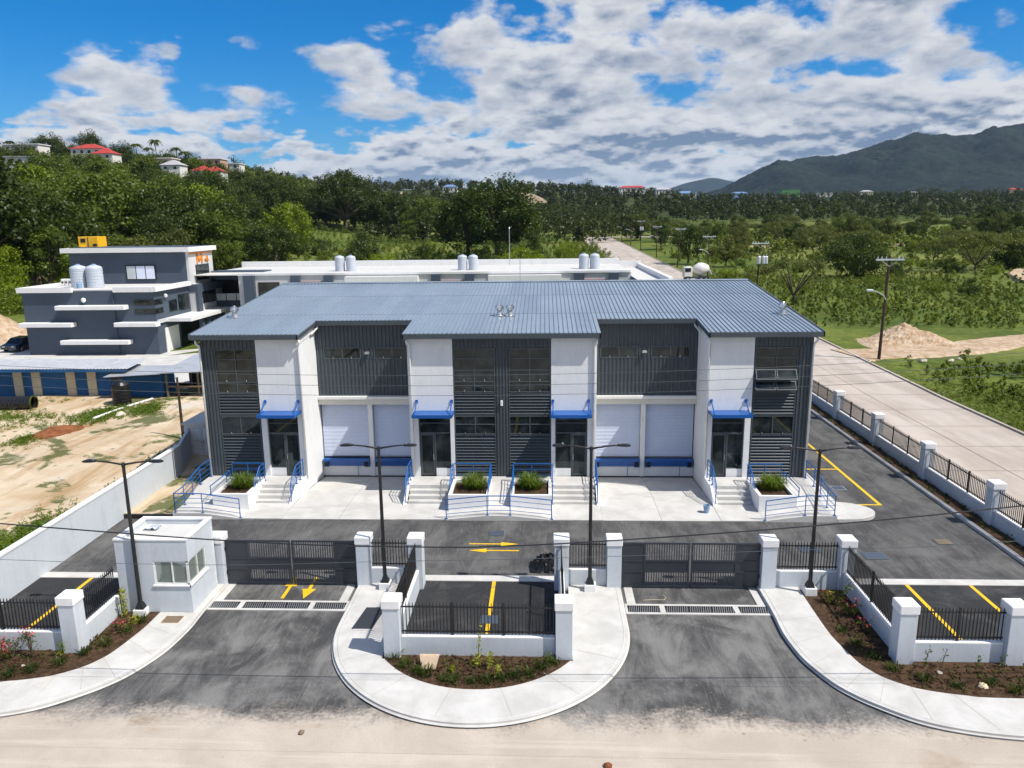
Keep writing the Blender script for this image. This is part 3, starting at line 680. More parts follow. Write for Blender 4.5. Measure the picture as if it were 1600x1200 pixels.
# vertical ribbed cladding
def clad(x0, x1, z0, z1, y, pitch=.205, name='cladding'):
    mb = MB().box(x0, x1, y, y + .12, z0, z1); n = max(1, int(round((x1 - x0) / pitch))); p = (x1 - x0) / n
    for i in range(n):
        xc = x0 + p * (i + .5); w = p * .21
        mb.add([(xc - w * 1.5, y + .001, z0), (xc - w, y - .038, z0), (xc + w, y - .038, z0), (xc + w * 1.5, y + .001, z0), (xc - w * 1.5, y + .001, z1), (xc - w, y - .038, z1), (xc + w, y - .038, z1), (xc + w * 1.5, y + .001, z1)],
               [(0, 1, 5, 4), (1, 2, 6, 5), (2, 3, 7, 6), (4, 5, 6, 7), (3, 2, 1, 0)])
    return mb.build(name, 'slate', B)
clad(-2.42, 2.42, 7.27, 7.86, .06); clad(-.31, .31, .5, 7.27, .06, .155)
for s in (-1, 1):
    a, b = sorted((s * 12.2, s * 15.0)); clad(a, b, 7.27, 7.86, .06)
    a, b = sorted((s * 14.32, s * 15.0)); clad(a, b, .4, 7.27, .06, .17)
    a, b = sorted((s * 4.65, s * 10.1))
    clad(a, b, 6.84, 8.22, 3.0); clad(a, b, 4.2, 6.22, 3.0)
    for p, q in ((4.65, 5.02), (6.97, 7.66), (9.69, 10.1)):
        a, b = sorted((s * p, s * q)); clad(a, b, 6.22, 6.84, 3.0, .2)
    # backing behind windows and louvres
    a, b = sorted((s * 12.2, s * 14.4)); MB().box(a, b, .20, .28, .3, 7.3).build('backing_wall', 'slate', B)
    a, b = sorted((s * .28, s * 2.42)); MB().box(a, b, .20, .28, .3, 7.3).build('backing_wall', 'slate', B)
    a, b = sorted((s * 4.66, s * 10.09)); MB().box(a, b, 3.30, 3.42, -.6, 8.2).build('backing_wall', 'slate', B)
# louvre panels: a frame and sloping blades
def louvre(x0, x1, z0, z1, y=.06):
    fr = MB().box(x0, x0 + .05, y - .03, y + .14, z0, z1).box(x1 - .05, x1, y - .03, y + .14, z0, z1).box(x0 + .05, x1 - .05, y - .03, y + .14, z1 - .05, z1).box(x0 + .05, x1 - .05, y - .03, y + .14, z0, z0 + .05)
    p = fr.build('louvre_panel', 'slate', B)
    mb = MB(); z = z0 + .07
    while z + .10 < z1 - .04:
        mb.add([(x0 + .05, y - .035, z), (x1 - .05, y - .035, z), (x1 - .05, y + .10, z + .125), (x0 + .05, y + .10, z + .125), (x0 + .05, y - .035, z + .022), (x1 - .05, y - .035, z + .022), (x1 - .05, y + .10, z + .147), (x0 + .05, y + .10, z + .147)],
               [(3, 2, 1, 0), (4, 5, 6, 7), (0, 1, 5, 4), (1, 2, 6, 5), (2, 3, 7, 6), (3, 0, 4, 7)])
        z += .155
    mb.build('louvre_blades', 'slate_frame', p, kind='stuff')
def window(x0, x1, cols, zs, y=.08, opened=(), handles=(), fw=.045, fm='slate_frame', name='window'):
    """frame with mullions; each pane its own mesh; zs from sill to head"""
    fr = MB(); d0, d1 = y - .05, y + .07; z0, z1 = zs[0], zs[-1]
    fr.box(x0, x0 + fw, d0, d1, z0, z1).box(x1 - fw, x1, d0, d1, z0, z1).box(x0 + fw, x1 - fw, d0, d1, z0, z0 + fw).box(x0 + fw, x1 - fw, d0, d1, z1 - fw, z1)
    xb = [x0 + fw + (x1 - x0 - 2 * fw) * i / cols for i in range(cols + 1)]
    for i in range(1, cols): fr.box(xb[i] - fw / 2, xb[i] + fw / 2, d0 + .004, d1 - .004, z0 + fw, z1 - fw)
    for z in zs[1:-1]: fr.box(x0 + fw, x1 - fw, d0 + .008, d1 - .008, z - fw / 2, z + fw / 2)
    w = fr.build(name, fm, B)
    for i in range(cols):
        for j in range(len(zs) - 1):
            a = xb[i] + (fw / 2 if i else 0); b = xb[i + 1] - (fw / 2 if i < cols - 1 else 0)
            lo = zs[j] + (fw if j == 0 else fw / 2); hi = zs[j + 1] - (fw if j == len(zs) - 2 else fw / 2)
            if j in opened:
                hgt = hi - lo; ang = math.radians(34); sh = MB().box(a, b, -.012, .012, -hgt, 0)
                shf = MB().box(a, a + .04, -.025, .025, -hgt, 0).box(b - .04, b, -.025, .025, -hgt, 0).box(a + .04, b - .04, -.025, .025, -hgt, -hgt + .04).box(a + .04, b - .04, -.025, .025, -.04, 0)
                mtx = Matrix.Translation((0, y - .03, hi)) @ Matrix.Rotation(-ang, 4, 'X')
                sh.xf(mtx).build('pane', 'window_glass', w); shf.xf(mtx).build('sash', 'slate_frame', w)
            else:
                MB().box(a, b, y - .006, y + .012, lo, hi).build('pane', 'window_glass', w)
            if j in handles:
                c = (a + b) / 2; MB().box(c - .012, c + .012, y - .085, y - .05, zs[j] + .03, zs[j] + .13).build('handle', 'bright_steel', w)
    return w
UP = [5.04, 5.58, 6.16, 6.74, 7.25]
for s in (-1, 1):
    a, b = sorted((s * 12.25, s * 14.3)); op = (0, 1) if s > 0 else ()
    window(a, b, 2, UP, opened=op, handles=() if op else (0, 1)); louvre(a, b, 3.86, 5.02); window(a, b, 2, [2.88, 3.84], handles=(0,)); louvre(a, b, .70, 2.86)
    a, b = sorted((s * .33, s * 2.40))
    window(a, b, 2, UP, handles=(0, 1)); louvre(a, b, 3.86, 5.02); window(a, b, 2, [2.88, 3.40, 3.84], handles=(0,)); louvre(a, b, .70, 2.86)
    for p, q in ((5.02, 6.97), (7.66, 9.69)):
        a, b = sorted((s * p, s * q)); window(a, b, 2, [6.22, 6.84], y=3.0, handles=(0,), fw=.05)
    x = s * 7.32; l = MB().bbox(x - .12, x + .12, 2.78, 2.96, 6.50, 6.62, .02).box(x - .03, x + .03, 2.96, 3.0, 6.52, 6.6).build('wall_light', 'galvanised', B)
# glazed entrance doors (door leaf towards the loading bay, sidelight on a plinth)
def entrance(xd, xs_, label):
    """xd: door-side edge, xs_: sidelight-side edge"""
    lo, hi = sorted((xd, xs_)); mid = (lo + hi) / 2; y = .18; fw = .05
    dl, dh = sorted((xd, mid)); sl_, sh_ = sorted((mid, xs_))
    fr = MB().box(lo, lo + fw, y - .05, y + .06, .68, 4.10).box(hi - fw, hi, y - .05, y + .06, .68, 4.10).box(lo + fw, hi - fw, y - .05, y + .06, 4.04, 4.10)
    fr.box(lo + fw, hi - fw, y - .05, y + .06, 2.90, 2.96).box(lo + fw, hi - fw, y - .04, y + .05, 3.42, 3.46).box(mid - .03, mid + .03, y - .05, y + .06, .68, 2.90)
    fr.box(sl_ + (.03 if sl_ == mid else fw), sh_ - (.03 if sh_ == mid else fw), y - .05, y + .06, 1.08, 1.13)
    e = fr.build('entrance_door', 'slate_frame', B, label=label)
    MB().box(lo + fw, hi - fw, y, y + .02, 2.96, 3.42).build('transom_pane', 'window_glass', e)
    MB().box(lo + fw, hi - fw, y, y + .02, 3.46, 4.04).build('transom_pane', 'window_glass', e)
    MB().box(sl_ + .03, sh_ - .03, y, y + .02, 1.13, 2.90).build('sidelight_pane', 'window_glass', e)
    MB().box(dl + .12, dh - .12, y + .0, y + .022, .80, 2.80).build('door_pane', 'window_glass', e)
    MB().box(dl + .05, dl + .12, y - .03, y + .045, .69, 2.89).box(dh - .12, dh - .05, y - .03, y + .045, .69, 2.89).box(dl + .12, dh - .12, y - .03, y + .045, 2.80, 2.89).box(dl + .12, dh - .12, y - .03, y + .045, .69, .80).build('door_leaf', 'slate_frame', e)
    hx = mid + (.09 if xd > mid else -.09)
    MB().tube((hx, y - .09, 1.55), (hx, y - .09, 1.85), .018, 8).tube((hx, y - .09, 1.57), (hx, y - .02, 1.57), .012, 6).tube((hx, y - .09, 1.83), (hx, y - .02, 1.83), .012, 6).build('door_handle', 'bright_steel', e)
    MB().box(lo, hi, y + .10, y + .14, .5, 4.12).build('dark_lobby', 'dark_opening', e)
entrance(-10.33, -11.92, 'glazed entrance under the leftmost blue canopy'); entrance(-4.22, -2.62, 'glazed entrance under the second blue canopy')
entrance(4.22, 2.62, 'glazed entrance under the third blue canopy'); entrance(10.33, 11.92, 'glazed entrance under the rightmost blue canopy')
# roller doors, beam, dock wall, dock levellers
for s in (-1, 1):
    a, b = sorted((s * 4.66, s * 10.09))
    MB().box(a, b, 2.72, 3.05, 4.06, 4.20).build('bay_beam', 'white_trim', B); MB().box(a, b, 2.80, 3.06, 3.76, 4.055).build('shutter_box', 'cream', B)
    a2, b2 = sorted((s * 7.22, s * 7.46)); MB().box(a2, b2, 2.92, 3.28, -.36, 3.755).build('door_post', 'white_trim', B)
    dw = MB().box(a, b, 2.98, 3.27, -.6, .24).build('dock_wall', 'white_wall', B)
    MB().box(a, b, 2.90, 2.978, -.40, -.30).build('base_seal', 'rubber', dw)
    for p, q in ((4.72, 7.20), (7.48, 10.04)):
        a, b = sorted((s * p, s * q))
        mb = MB(); z = .76; 
        d = MB().box(a, b, 3.20, 3.26, .70, 3.76).build('roller_door', 'roller', B)
        while z < 3.70:
            mb.add([(a, 3.198, z), (b, 3.198, z), (b, 3.150, z + .030), (a, 3.150, z + .030), (b, 3.198, z + .072), (a, 3.198, z + .072)], [(0, 1, 2, 3), (3, 2, 4, 5)]); z += .078
        mb.build('door_slats', 'roller', d, kind='stuff')
        MB().box(a, b, 3.14, 3.22, .70, .76).build('bottom_bar', 'slate_frame' if abs(a) > 9.9 else 'galvanised', d)
        lv = MB().box(a + .02, b - .02, 2.74, 3.0, .58, .70).box(a + .05, b - .05, 2.86, 2.99, .30, .58).box(a + .02, a + .30, 2.80, 2.99, .25, .575).box(b - .30, b - .02, 2.80, 2.99, .25, .575).build('dock_leveller', 'blue_paint', B)
        for xc in (a + .18, b - .18): MB().bbox(xc - .10, xc + .10, 2.70, 2.798, .32, .54, .015).build('bumper', 'rubber', lv)
        xm = (a + b) / 2 + .6; MB().tube((xm, 2.93, .3), (xm, 2.93, -.34), .014, 6).build('drop_pipe', 'blue_rail', lv)
# canopies
for i, (x0, x1) in enumerate(((-12.0, -10.15), (-4.35, -2.42), (2.42, 4.35), (10.15, 12.0))):
    y1 = -1.0
    c = MB().box(x0, x1, y1, -.002, 4.06, 4.11).box(x0 - .02, x1 + .02, y1 - .04, y1, 3.99, 4.15).box(x0 - .03, x0, y1, -.002, 4.0, 4.14).box(x1, x1 + .03, y1, -.002, 4.0, 4.14).build('entrance_canopy', 'blue_paint', B)
    for x in (x0 + .09, x1 - .09):
        MB().tube((x, -.02, 4.60), (x, y1 + .15, 4.12), .03, 8).box(x - .06, x + .06, -.05, -.001, 4.52, 4.68).build('canopy_strut', 'blue_paint', c)
# roof: sheet, ribs, fascia, ridge, gutters
def eave_y(x):
    ax = abs(x); return 2.70 if 4.80 < ax < 9.92 else -.28
outline = [(-15.28, -.28), (-9.92, -.28), (-9.92, 2.70), (-4.80, 2.70), (-4.80, -.28), (4.80, -.28), (4.80, 2.70), (9.92, 2.70), (9.92, -.28), (15.28, -.28), (15.28, 13.8), (-15.28, 13.8)]
roof = MB().prism(outline, lambda x, y: rz(y) - .07, roofz).build('roof', 'roof_metal', B)
mb = MB(); x = -15.26; k = 0
while x < 15.25:
    y0 = eave_y(x) - .03
    h = .045; w = .028
    v = [(x - w, y0, rz(y0) + .001), (x - w * .55, y0, rz(y0) + h), (x + w * .55, y0, rz(y0) + h), (x + w, y0, rz(y0) + .001)]
    v += [(a, 13.8, rz(13.8) + (c - rz(y0))) for a, b, c in v]
    mb.add(v, [(0, 1, 2, 3), (0, 4, 5, 1), (1, 5, 6, 2), (2, 6, 7, 3)]); x += .226
mb.build('roof_ribs', 'rib_metal', roof, kind='stuff')
for yl in (4.1, 9.2): MB().prism([(-15.27, yl), (15.27, yl), (15.27, yl + .03), (-15.27, yl + .03)], lambda x, y: rz(y) - .01, lambda x, y: rz(y) + .009).build('sheet_lap', 'slate_frame', roof)
for (x0, y0), (x1, y1) in zip(outline[:-2], outline[1:-1]):       # fascia along the stepped eave
    if y0 == y1:
        x0, x1 = sorted((x0, x1)); MB().box(x0, x1, y0 - .10, y0 - .003, rz(y0) - .25, rz(y0) - .015).build('fascia', 'slate', roof)
    else:
        xa, xb = (x0 - .0, x0 + .0)
        out = -1 if (x0 > 0) == (abs(x0) > 9) else 1
        xa, xb = sorted((x0 - out * .002, x0 + out * (-.06)))
        ya, yb = sorted((y0, y1))
        MB().prism([(xa, ya - .1), (xb, ya - .1), (xb, yb), (xa, yb)], lambda x, y: rz(y) - .25, lambda x, y: rz(y) - .012).build('fascia', 'slate', roof)
for s in (-1, 1):
    a, b = sorted((s * 15.283, s * 15.34)); MB().prism([(a, -.38), (b, -.38), (b, 13.85), (a, 13.85)], lambda x, y: rz(y) - .2, lambda x, y: rz(y) + .055).build('rake_trim', 'slate_frame', roof)
MB().add([(-15.3, 13.55, rz(13.55) + .05), (15.3, 13.55, rz(13.55) + .05), (15.3, 13.85, rz(13.85) + .07), (-15.3, 13.85, rz(13.85) + .07), (15.3, 13.9, 9.0), (-15.3, 13.9, 9.0)], [(0, 1, 2, 3), (3, 2, 4, 5)]).build('ridge_cap', 'roof_metal', roof)
# white rake boards on the bay returns and downpipes
for s in (-1, 1):
    for xx in (10.1, 4.65):
        a, b = sorted((s * (xx - (.03 if xx > 9 else -.0)), s * (xx + (.0 if xx > 9 else .03))))
        MB().prism([(a, -.05), (b, -.05), (b, 2.98), (a, 2.98)], lambda x, y: rz(y) - .62, lambda x, y: rz(y) - .26).build('rake_board', 'white_trim', B)
    for xx, sd in ((10.02, 1), (4.52, -1), (14.98, 1)):
        x = s * xx; xo = x - s * .10 * sd * (1 if xx < 14 else -1)
        y = -.07
        pts = [(xo, -.22, 7.74), (xo, -.22, 7.60), (x, -.10, 7.42), (x, y, 7.30), (x, y, .70)]
        MB().path(pts, .052, 10).build('downpipe', 'pvc_white', B, smooth=True)
    x = s * 9.84
    MB().path([(x, 2.72, 8.10), (x, 2.72, 7.95), (x + s * .12, 2.4, 7.78), (x + s * .14, 2.0, 7.70)], .05, 8).build('rain_outlet', 'pvc_white', B, smooth=True)
MB().bbox(-.09, .03, -.09, .02, 4.38, 4.64, .02).build('alarm_box', 'pvc_white', B)
# turbine roof vents
def turbine(x, y):
    z = rz(y)
    v = MB().lathe((x, y, z), [(.20, 0), (.17, .06), (.13, .20), (.13, .30)], 14).box(x - .24, x + .24, y - .24, y + .24, z - .01, z + .045).build('roof_vent', 'galvanised', B, smooth=False)
    mb = MB(); n = 20
    for k in range(n):
        a0, a1 = 2 * math.pi * k / n, 2 * math.pi * (k + .75) / n; pr = [(.10, .29), (.20, .36), (.23, .46), (.19, .56), (.07, .62)]
        vv = []
        for r, zz in pr: vv += [(x + r * math.cos(a0), y + r * math.sin(a0), z + zz), (x + r * .93 * math.cos(a1), y + r * .93 * math.sin(a1), z + zz)]
        mb.add(vv, [(2 * i, 2 * i + 1, 2 * i + 3, 2 * i + 2) for i in range(4)])
    mb.lathe((x, y, z), [(.085, .61), (.06, .64), (.01, .65)], 12).build('turbine_head', 'bright_steel', v, kind='stuff')
for x in (-.29, .27, 14.5, -14.55): turbine(x, 3.55)
mb = MB().tube((.5, 13.8, 9.3), (.5, 13.8, 10.9), .02, 6); mb.build('lightning_rod', 'galvanised', B)

# ================================================================ planters, plants, railings at the entrances
rng = np.random.RandomState(11)
def planter(x0, x1, y0, y1, zt, label, plabel):
    g = thing('planter', label, 'planter', ((x0 + x1) / 2, (y0 + y1) / 2, .04), 'white concrete planters at the entrances')
    w = .15
    for a, b, c, d in ((x0, x1, y0, y0 + w), (x0, x1, y1 - w, y1), (x0, x0 + w, y0 + w, y1 - w), (x1 - w, x1, y0 + w, y1 - w)):
        MB().box(a, b, c, d, .04, zt).build('planter_wall', 'white_wall', g)
    xs = np.linspace(x0 + w, x1 - w, 9); ys = np.linspace(y0 + w, y1 - w, 9); mb = MB()
    for j in ys:
        for i in xs: mb.v.append((i, j, zt - .13 + random.uniform(-.02, .03)))
    mb.f = [(a * 9 + b, a * 9 + b + 1, a * 9 + b + 10, a * 9 + b + 9) for a in range(8) for b in range(8)]
    mb.build('soil_fill', 'soil', g)
    grass_clump((x0 + x1) / 2 + random.uniform(-.15, .15), (y0 + y1) / 2 + .15, zt - .12, plabel)
def blades(cx, cy_, cz, n, h, spread, w, mb=None):
    mb = mb or MB()
    for _ in range(n):
        a = random.uniform(0, 2 * math.pi); r0 = random.uniform(0, .22); hh = h * random.uniform(.55, 1.1); sp = spread * random.uniform(.25, 1.1)
        bx, by = cx + r0 * math.cos(a), cy_ + r0 * math.sin(a); tx, ty = -math.sin(a) * w, math.cos(a) * w
        pts = []
        for k, (t, up) in enumerate(((0, 0), (.3, .62), (.65, .96), (1, .78))):
            ww = (1, .9, .6, .08)[k]
            p = (bx + math.cos(a) * sp * t, by + math.sin(a) * sp * t, cz + hh * up)
            pts += [(p[0] - tx * ww, p[1] - ty * ww, p[2]), (p[0] + tx * ww, p[1] + ty * ww, p[2])]
        mb.add(pts, [(0, 1, 3, 2), (2, 3, 5, 4), (4, 5, 7, 6)])
    return mb
def grass_clump(x, y, z, label, n=340, h=.70, spread=.74):
    mb = blades(x, y, z, n, h, spread, .014)
    for dx, dy in ((-.35, .1), (.32, -.05), (.05, .35)): blades(x + dx, y + dy, z, n // 3, h * .75, spread * .7, .013, mb)
    g = thing('ornamental_grass', label, 'ornamental grass', (x, y, z), 'grass clumps in the planters')
    mb.build('blades', 'leaf_grass', g, kind='stuff')
planter(-13.64, -11.93, -3.1, -.85, .84, 'white planter box left of the leftmost steps', 'dense grass clump in the leftmost planter')
planter(-2.42, -.50, -3.1, -.85, .84, 'white planter box left of the middle ramp', 'bushy grass clump in planter left of the middle ramp')
planter(.50, 2.42, -3.1, -.85, .84, 'white planter box right of the middle ramp', 'fountain-shaped grass clump in planter right of the middle ramp')
planter(11.93, 13.64, -3.1, -.85, .84, 'white planter box right of the rightmost steps', 'tall grass clump in the rightmost planter')

def railing(pts, label, h=.92, nmid=3, group='blue metal handrails', posts=None):
    """pts: (x, y, z of the surface); posts at every point"""
    c = pts[len(pts) // 2]
    g = thing('handrail', label, 'handrail', c, group)
    for (x, y, z) in (posts or pts):
        p = MB().tube((x, y, z - .02), (x, y, z + h), .022, 8).build('post', 'blue_rail', g)
        MB().box(x - .06, x + .06, y - .06, y + .06, z, z + .02).build('foot', 'blue_rail', p)
    MB().path([(x, y, z + h) for x, y, z in pts], .026, 8).build('top_rail', 'blue_rail', g)
    for k in range(nmid):
        MB().path([(x, y, z + h * (k + 1) / (nmid + 1)) for x, y, z in pts], .014, 6).build('mid_rail', 'blue_rail', g)
    return g
for s, nm in ((-1, 'left'), (1, 'right')):
    far = 'leftmost' if s < 0 else 'rightmost'
    X = lambda a: s * a
    railing([(X(15.0), -.15, .68), (X(15.0), -1.3, .68), (X(15.0), -2.2, .49), (X(15.0), -3.1, .30), (X(15.0), -4.06, .30)], f'blue handrail down the outer edge of the {nm} end ramp')
    railing([(X(15.0), -4.06, .305), (X(13.7), -4.06, .30), (X(11.96), -4.06, .05)], f'blue handrail along the road edge at the {nm} end ramp')
    railing([(X(13.72), -3.05, .80), (X(13.72), -1.2, .80), (X(13.72), -.75, .80)], f'low blue handrail on the outer side of the {far} planter', h=.42, nmid=1)
    railing([(X(13.6), -.72, .68), (X(12.8), -.72, .68), (X(11.98), -.72, .68)], f'blue handrail behind the {far} planter', nmid=2)
    railing([(X(11.98), -.75, .68), (X(11.98), -1.32, .68), (X(11.98), -2.15, .05)], f'blue stair rail between the {far} planter and steps')
    railing([(X(10.16), -.2, .74), (X(10.16), -.75, .74), (X(10.16), -1.32, .74), (X(10.16), -2.22, .14)], f'blue stair rail by the loading bay, {far} steps')
    railing([(X(4.60), -.2, .74), (X(4.60), -.75, .74), (X(4.60), -1.32, .74), (X(4.60), -2.22, .14)], f'blue stair rail beside the {nm} loading bay at the middle block')
    railing([(X(2.46), -.75, .68), (X(2.46), -1.32, .68), (X(2.46), -2.15, .05)], f'blue stair rail on the outer side of the {nm} middle planter')
    railing([(X(2.4), -.74, .68), (X(1.45), -.74, .68), (X(.55), -.74, .68)], f'blue handrail behind the {nm} middle planter', nmid=2)
    railing([(X(.56), -.8, .68), (X(.56), -1.3, .68), (X(.56), -3.0, .30)], f'blue handrail up the middle ramp, {nm} side')
railing([(-2.4, -4.06, .05), (-.52, -4.06, .24), (.52, -4.06, .24), (2.4, -4.06, .05)], 'blue handrail with raised middle along the road before the central ramp')

# ================================================================ boundary walls, pillars, fences, gates
def pillar(x, y, label, w=.26, h=2.0, z0=.0):
    g = thing('gate_pillar', label, 'pillar', (x, y, z0), 'white boundary pillars')
    MB().bbox(x - w, x + w, y - w, y + w, z0, h - .22, .012).build('shaft', 'boundary_paint', g)
    MB().bbox(x - w - .03, x + w + .03, y - w - .03, y + w + .03, h - .219, h + .05, .02).build('cap', 'white_cap', g)
def low_wall(x0, y0, x1, y1, label, h=.78, t=.1, z0=0.0):
    vx = abs(x1 - x0) > abs(y1 - y0)
    a = (min(x0, x1), max(x0, x1), y0 - t, y0 + t) if vx else (x0 - t, x0 + t, min(y0, y1), max(y0, y1))
    g = thing('boundary_wall', label, 'wall', ((a[0] + a[1]) / 2, (a[2] + a[3]) / 2, z0), 'low white boundary walls')
    MB().box(*a, z0, h - .05).build('wall_face', 'boundary_paint', g); MB().bbox(a[0], a[1], a[2], a[3], h - .049, h, .015).build('coping', 'white_cap', g)
def fence(x0, y0, x1, y1, label, z0=.78, h=1.06, posts=None, pitch=.105):
    L = math.hypot(x1 - x0, y1 - y0); ux, uy = (x1 - x0) / L, (y1 - y0) / L
    g = thing('metal_fence', label, 'fence', ((x0 + x1) / 2, (y0 + y1) / 2, z0), 'black picket fences')
    def bar(t0, t1, za, zb, hw):
        ax, ay, bx, by = x0 + ux * t0, y0 + uy * t0, x0 + ux * t1, y0 + uy * t1; nx, ny = -uy * hw, ux * hw
        return [(ax - nx, ay - ny, za), (bx - nx, by - ny, za), (bx + nx, by + ny, za), (ax + nx, ay + ny, za), (ax - nx, ay - ny, zb), (bx - nx, by - ny, zb), (bx + nx, by + ny, zb), (ax + nx, ay + ny, zb)]
    BF = [(3, 2, 1, 0), (4, 5, 6, 7), (0, 1, 5, 4), (1, 2, 6, 5), (2, 3, 7, 6), (3, 0, 4, 7)]
    for za in (z0 + .10, z0 + h - .14): MB().add(bar(0, L, za, za + .04, .02), BF).build('rail', 'black_metal', g)
    for i in range(1, (posts if posts is not None else max(1, round(L / 1.75)))):
        t = L * i / (posts if posts is not None else max(1, round(L / 1.75))); MB().add(bar(t - .03, t + .03, z0, z0 + h + .04, .03), BF).build('post', 'black_metal', g)
    mb = MB(); n = int(L / pitch)
    for i in range(n):
        t = L * (i + .5) / n
        mb.add(bar(t - .013, t + .013, z0 + .03, z0 + h - .03, .013), BF)
        b = bar(t - .013, t + .013, z0 + h - .03, z0 + h + .04, .013); c = (sum(p[0] for p in b) / 8, sum(p[1] for p in b) / 8, z0 + h + .05)
        mb.add(b[:4] + [c], [(0, 1, 4), (1, 2, 4), (2, 3, 4), (3, 0, 4)])
    mb.build('pickets', 'black_metal', g, kind='stuff')
GY = -10.5
for x, y, lab in ((-4.60, GY, 'white pillar at the inner end of the left gate'), (-2.66, GY, 'white pillar at the back left corner of the middle parking bay'),
                  (2.70, GY, 'white pillar at the back right corner of the middle parking bay'), (4.62, GY, 'white pillar at the inner end of the right gate'),
                  (10.18, GY, 'white pillar at the outer end of the right gate'), (12.95, GY, 'white pillar where the right fence turns to the front'),
                  (-10.12, GY, 'white pillar between the guard house and left gate'),
                  (-2.62, -15.2, 'white pillar at the front left corner of the middle parking bay'), (2.68, -15.2, 'white pillar at the front right corner of the middle parking bay'),
                  (12.9, -15.2, 'white corner pillar of the front wall near the right flower bed'), (16.1, -15.2, 'white pillar at the right edge of the picture on the front wall'),
                  (-12.82, -15.2, 'white corner pillar of the front wall beside the pink flowers')):
    pillar(x, y, lab)
W = .27
for x0, y0, x1, y1, lab, flab in (
        (-4.60, GY, -2.66, GY, 'short low wall beside the left gate behind a lamp post', 'short black fence beside the left gate behind a lamp post'),
        (2.70, GY, 4.62, GY, 'short low wall beside the right gate behind a lamp post', 'short black fence beside the right gate behind a lamp post'),
        (10.18, GY, 12.95, GY, 'low wall on the outer side of the right gate behind a lamp post', 'black fence on the outer side of the right gate behind a lamp post'),
        (-2.62, -15.2, 2.68, -15.2, 'low wall along the front of the middle parking bay', 'black fence along the front of the middle parking bay'),
        (12.9, -15.2, 16.1, -15.2, 'low front wall with plants before the right parking bays', 'black fence before the right parking bays with yellow lines'),
        (16.1, -15.2, 21.5, -15.2, 'low front wall running out of the right edge', 'black fence running out of the right edge on the front wall'),
        (-17.45, -15.2, -12.82, -15.2, 'low front wall behind the pink flowers', 'black fence behind the pink flowers'),
        (-2.64, -15.2, -2.64, GY, 'low wall along the left side of the middle parking bay', 'black fence along the left side of the middle parking bay'),
        (2.69, -15.2, 2.69, GY, 'low wall along the right side of the middle parking bay', 'black fence along the right side of the middle parking bay'),
        (12.93, -15.2, 12.93, GY, 'low wall above the right flower bed', 'black fence above the right flower bed'),
        (-12.78, -15.2, -12.78, -12.3, 'low wall between the corner pillar and guard house', 'black fence between the corner pillar and guard house')):
    if y0 == y1:
        low_wall(x0 + W, y0, x1 - W, y1, lab); fence(x0 + W, y0, x1 - W, y1, flab)
    else:
        e = y1 - W if y1 == GY else y1 - .55
        low_wall(x0, y0 + W, x1, e, lab); fence(x0, y0 + W, x1, e, flab)
pys = [-10.3, -4.3, 1.7, 7.7, 13.7, 19.7, 25.7, 31.7]
ordn = ['first', 'second', 'third', 'fourth', 'fifth', 'sixth', 'seventh', 'eighth']
for i, y in enumerate(pys):
    pillar(21.72, y, f'white pillar of the side road wall, {ordn[i]} from the front', h=1.95)
    if i < len(pys) - 1:
        low_wall(21.72, y + W, 21.72, pys[i + 1] - W, f'low wall along the side road, {ordn[i]} stretch from the front', h=.72)
        fence(21.72, y + W, 21.72, pys[i + 1] - W, f'black fence along the side road, {ordn[i]} stretch from the front', z0=.72, h=1.0, posts=3, pitch=.13)
low_wall(21.72, -15.2, 21.72, -10.3 - W, 'low wall along the side road, stretch nearest the corner', h=.72)
# left boundary wall (plain, stepped outwards near the building) and white-doored store
g = thing('boundary_wall', 'long plain white wall between the yard and the dirt lot', 'wall', (-17.53, -8, 0))
MB().prism([(-17.62, -18.6), (-17.45, -18.6), (-17.45, 1.8), (-17.62, 1.8)], -.1, 1.72).build('wall_face', 'boundary_paint', g)
MB().prism([(-17.62, 1.8), (-17.45, 1.8), (-18.38, 4.9), (-18.55, 4.9)], -.1, 1.78).build('wall_face', 'boundary_paint', g)
MB().prism([(-17.66, -18.6), (-17.42, -18.6), (-17.42, 1.8), (-17.66, 1.8)], 1.722, 1.80).build('coping', 'white_cap', g)
g = thing('store_room', 'small white store with panelled double doors by the left wall', 'store room', (-16.8, 5.2, .2))
MB().box(-18.7, -18.46, 4.92, 7.5, -.1, 2.05).box(-16.95, -15.05, 4.92, 5.1, -.1, 2.05).box(-18.46, -16.95, 4.92, 5.1, 1.85, 2.05).build('wall', 'boundary_paint', g)
MB().box(-18.8, -15.02, 4.85, 7.6, 2.05, 2.16).build('roof', 'roof_slab', g)
for a, b in ((-18.44, -17.71), (-17.69, -16.97)):
    d = MB().box(a, b, 4.98, 5.03, .2, 1.84).build('door', 'white_trim', g)
    for z0, z1 in ((.32, 1.0), (1.1, 1.75)): MB().bbox(a + .1, b - .1, 4.955, 4.985, z0, z1, .015).build('panel', 'white_wall', d)
    MB().box((b - .08) if b < -17.7 else (a + .03), (b - .03) if b < -17.7 else (a + .08), 4.93, 4.98, .95, 1.1).build('handle', 'bright_steel', d)
g = thing('floor_mat', 'dark mat on the ground before the white store doors', 'mat', (-16.4, 3.9, .22))
MB().bbox(-16.8, -15.9, 3.5, 4.2, .225, .25, .01).build('mat_sheet', 'rubber', g)

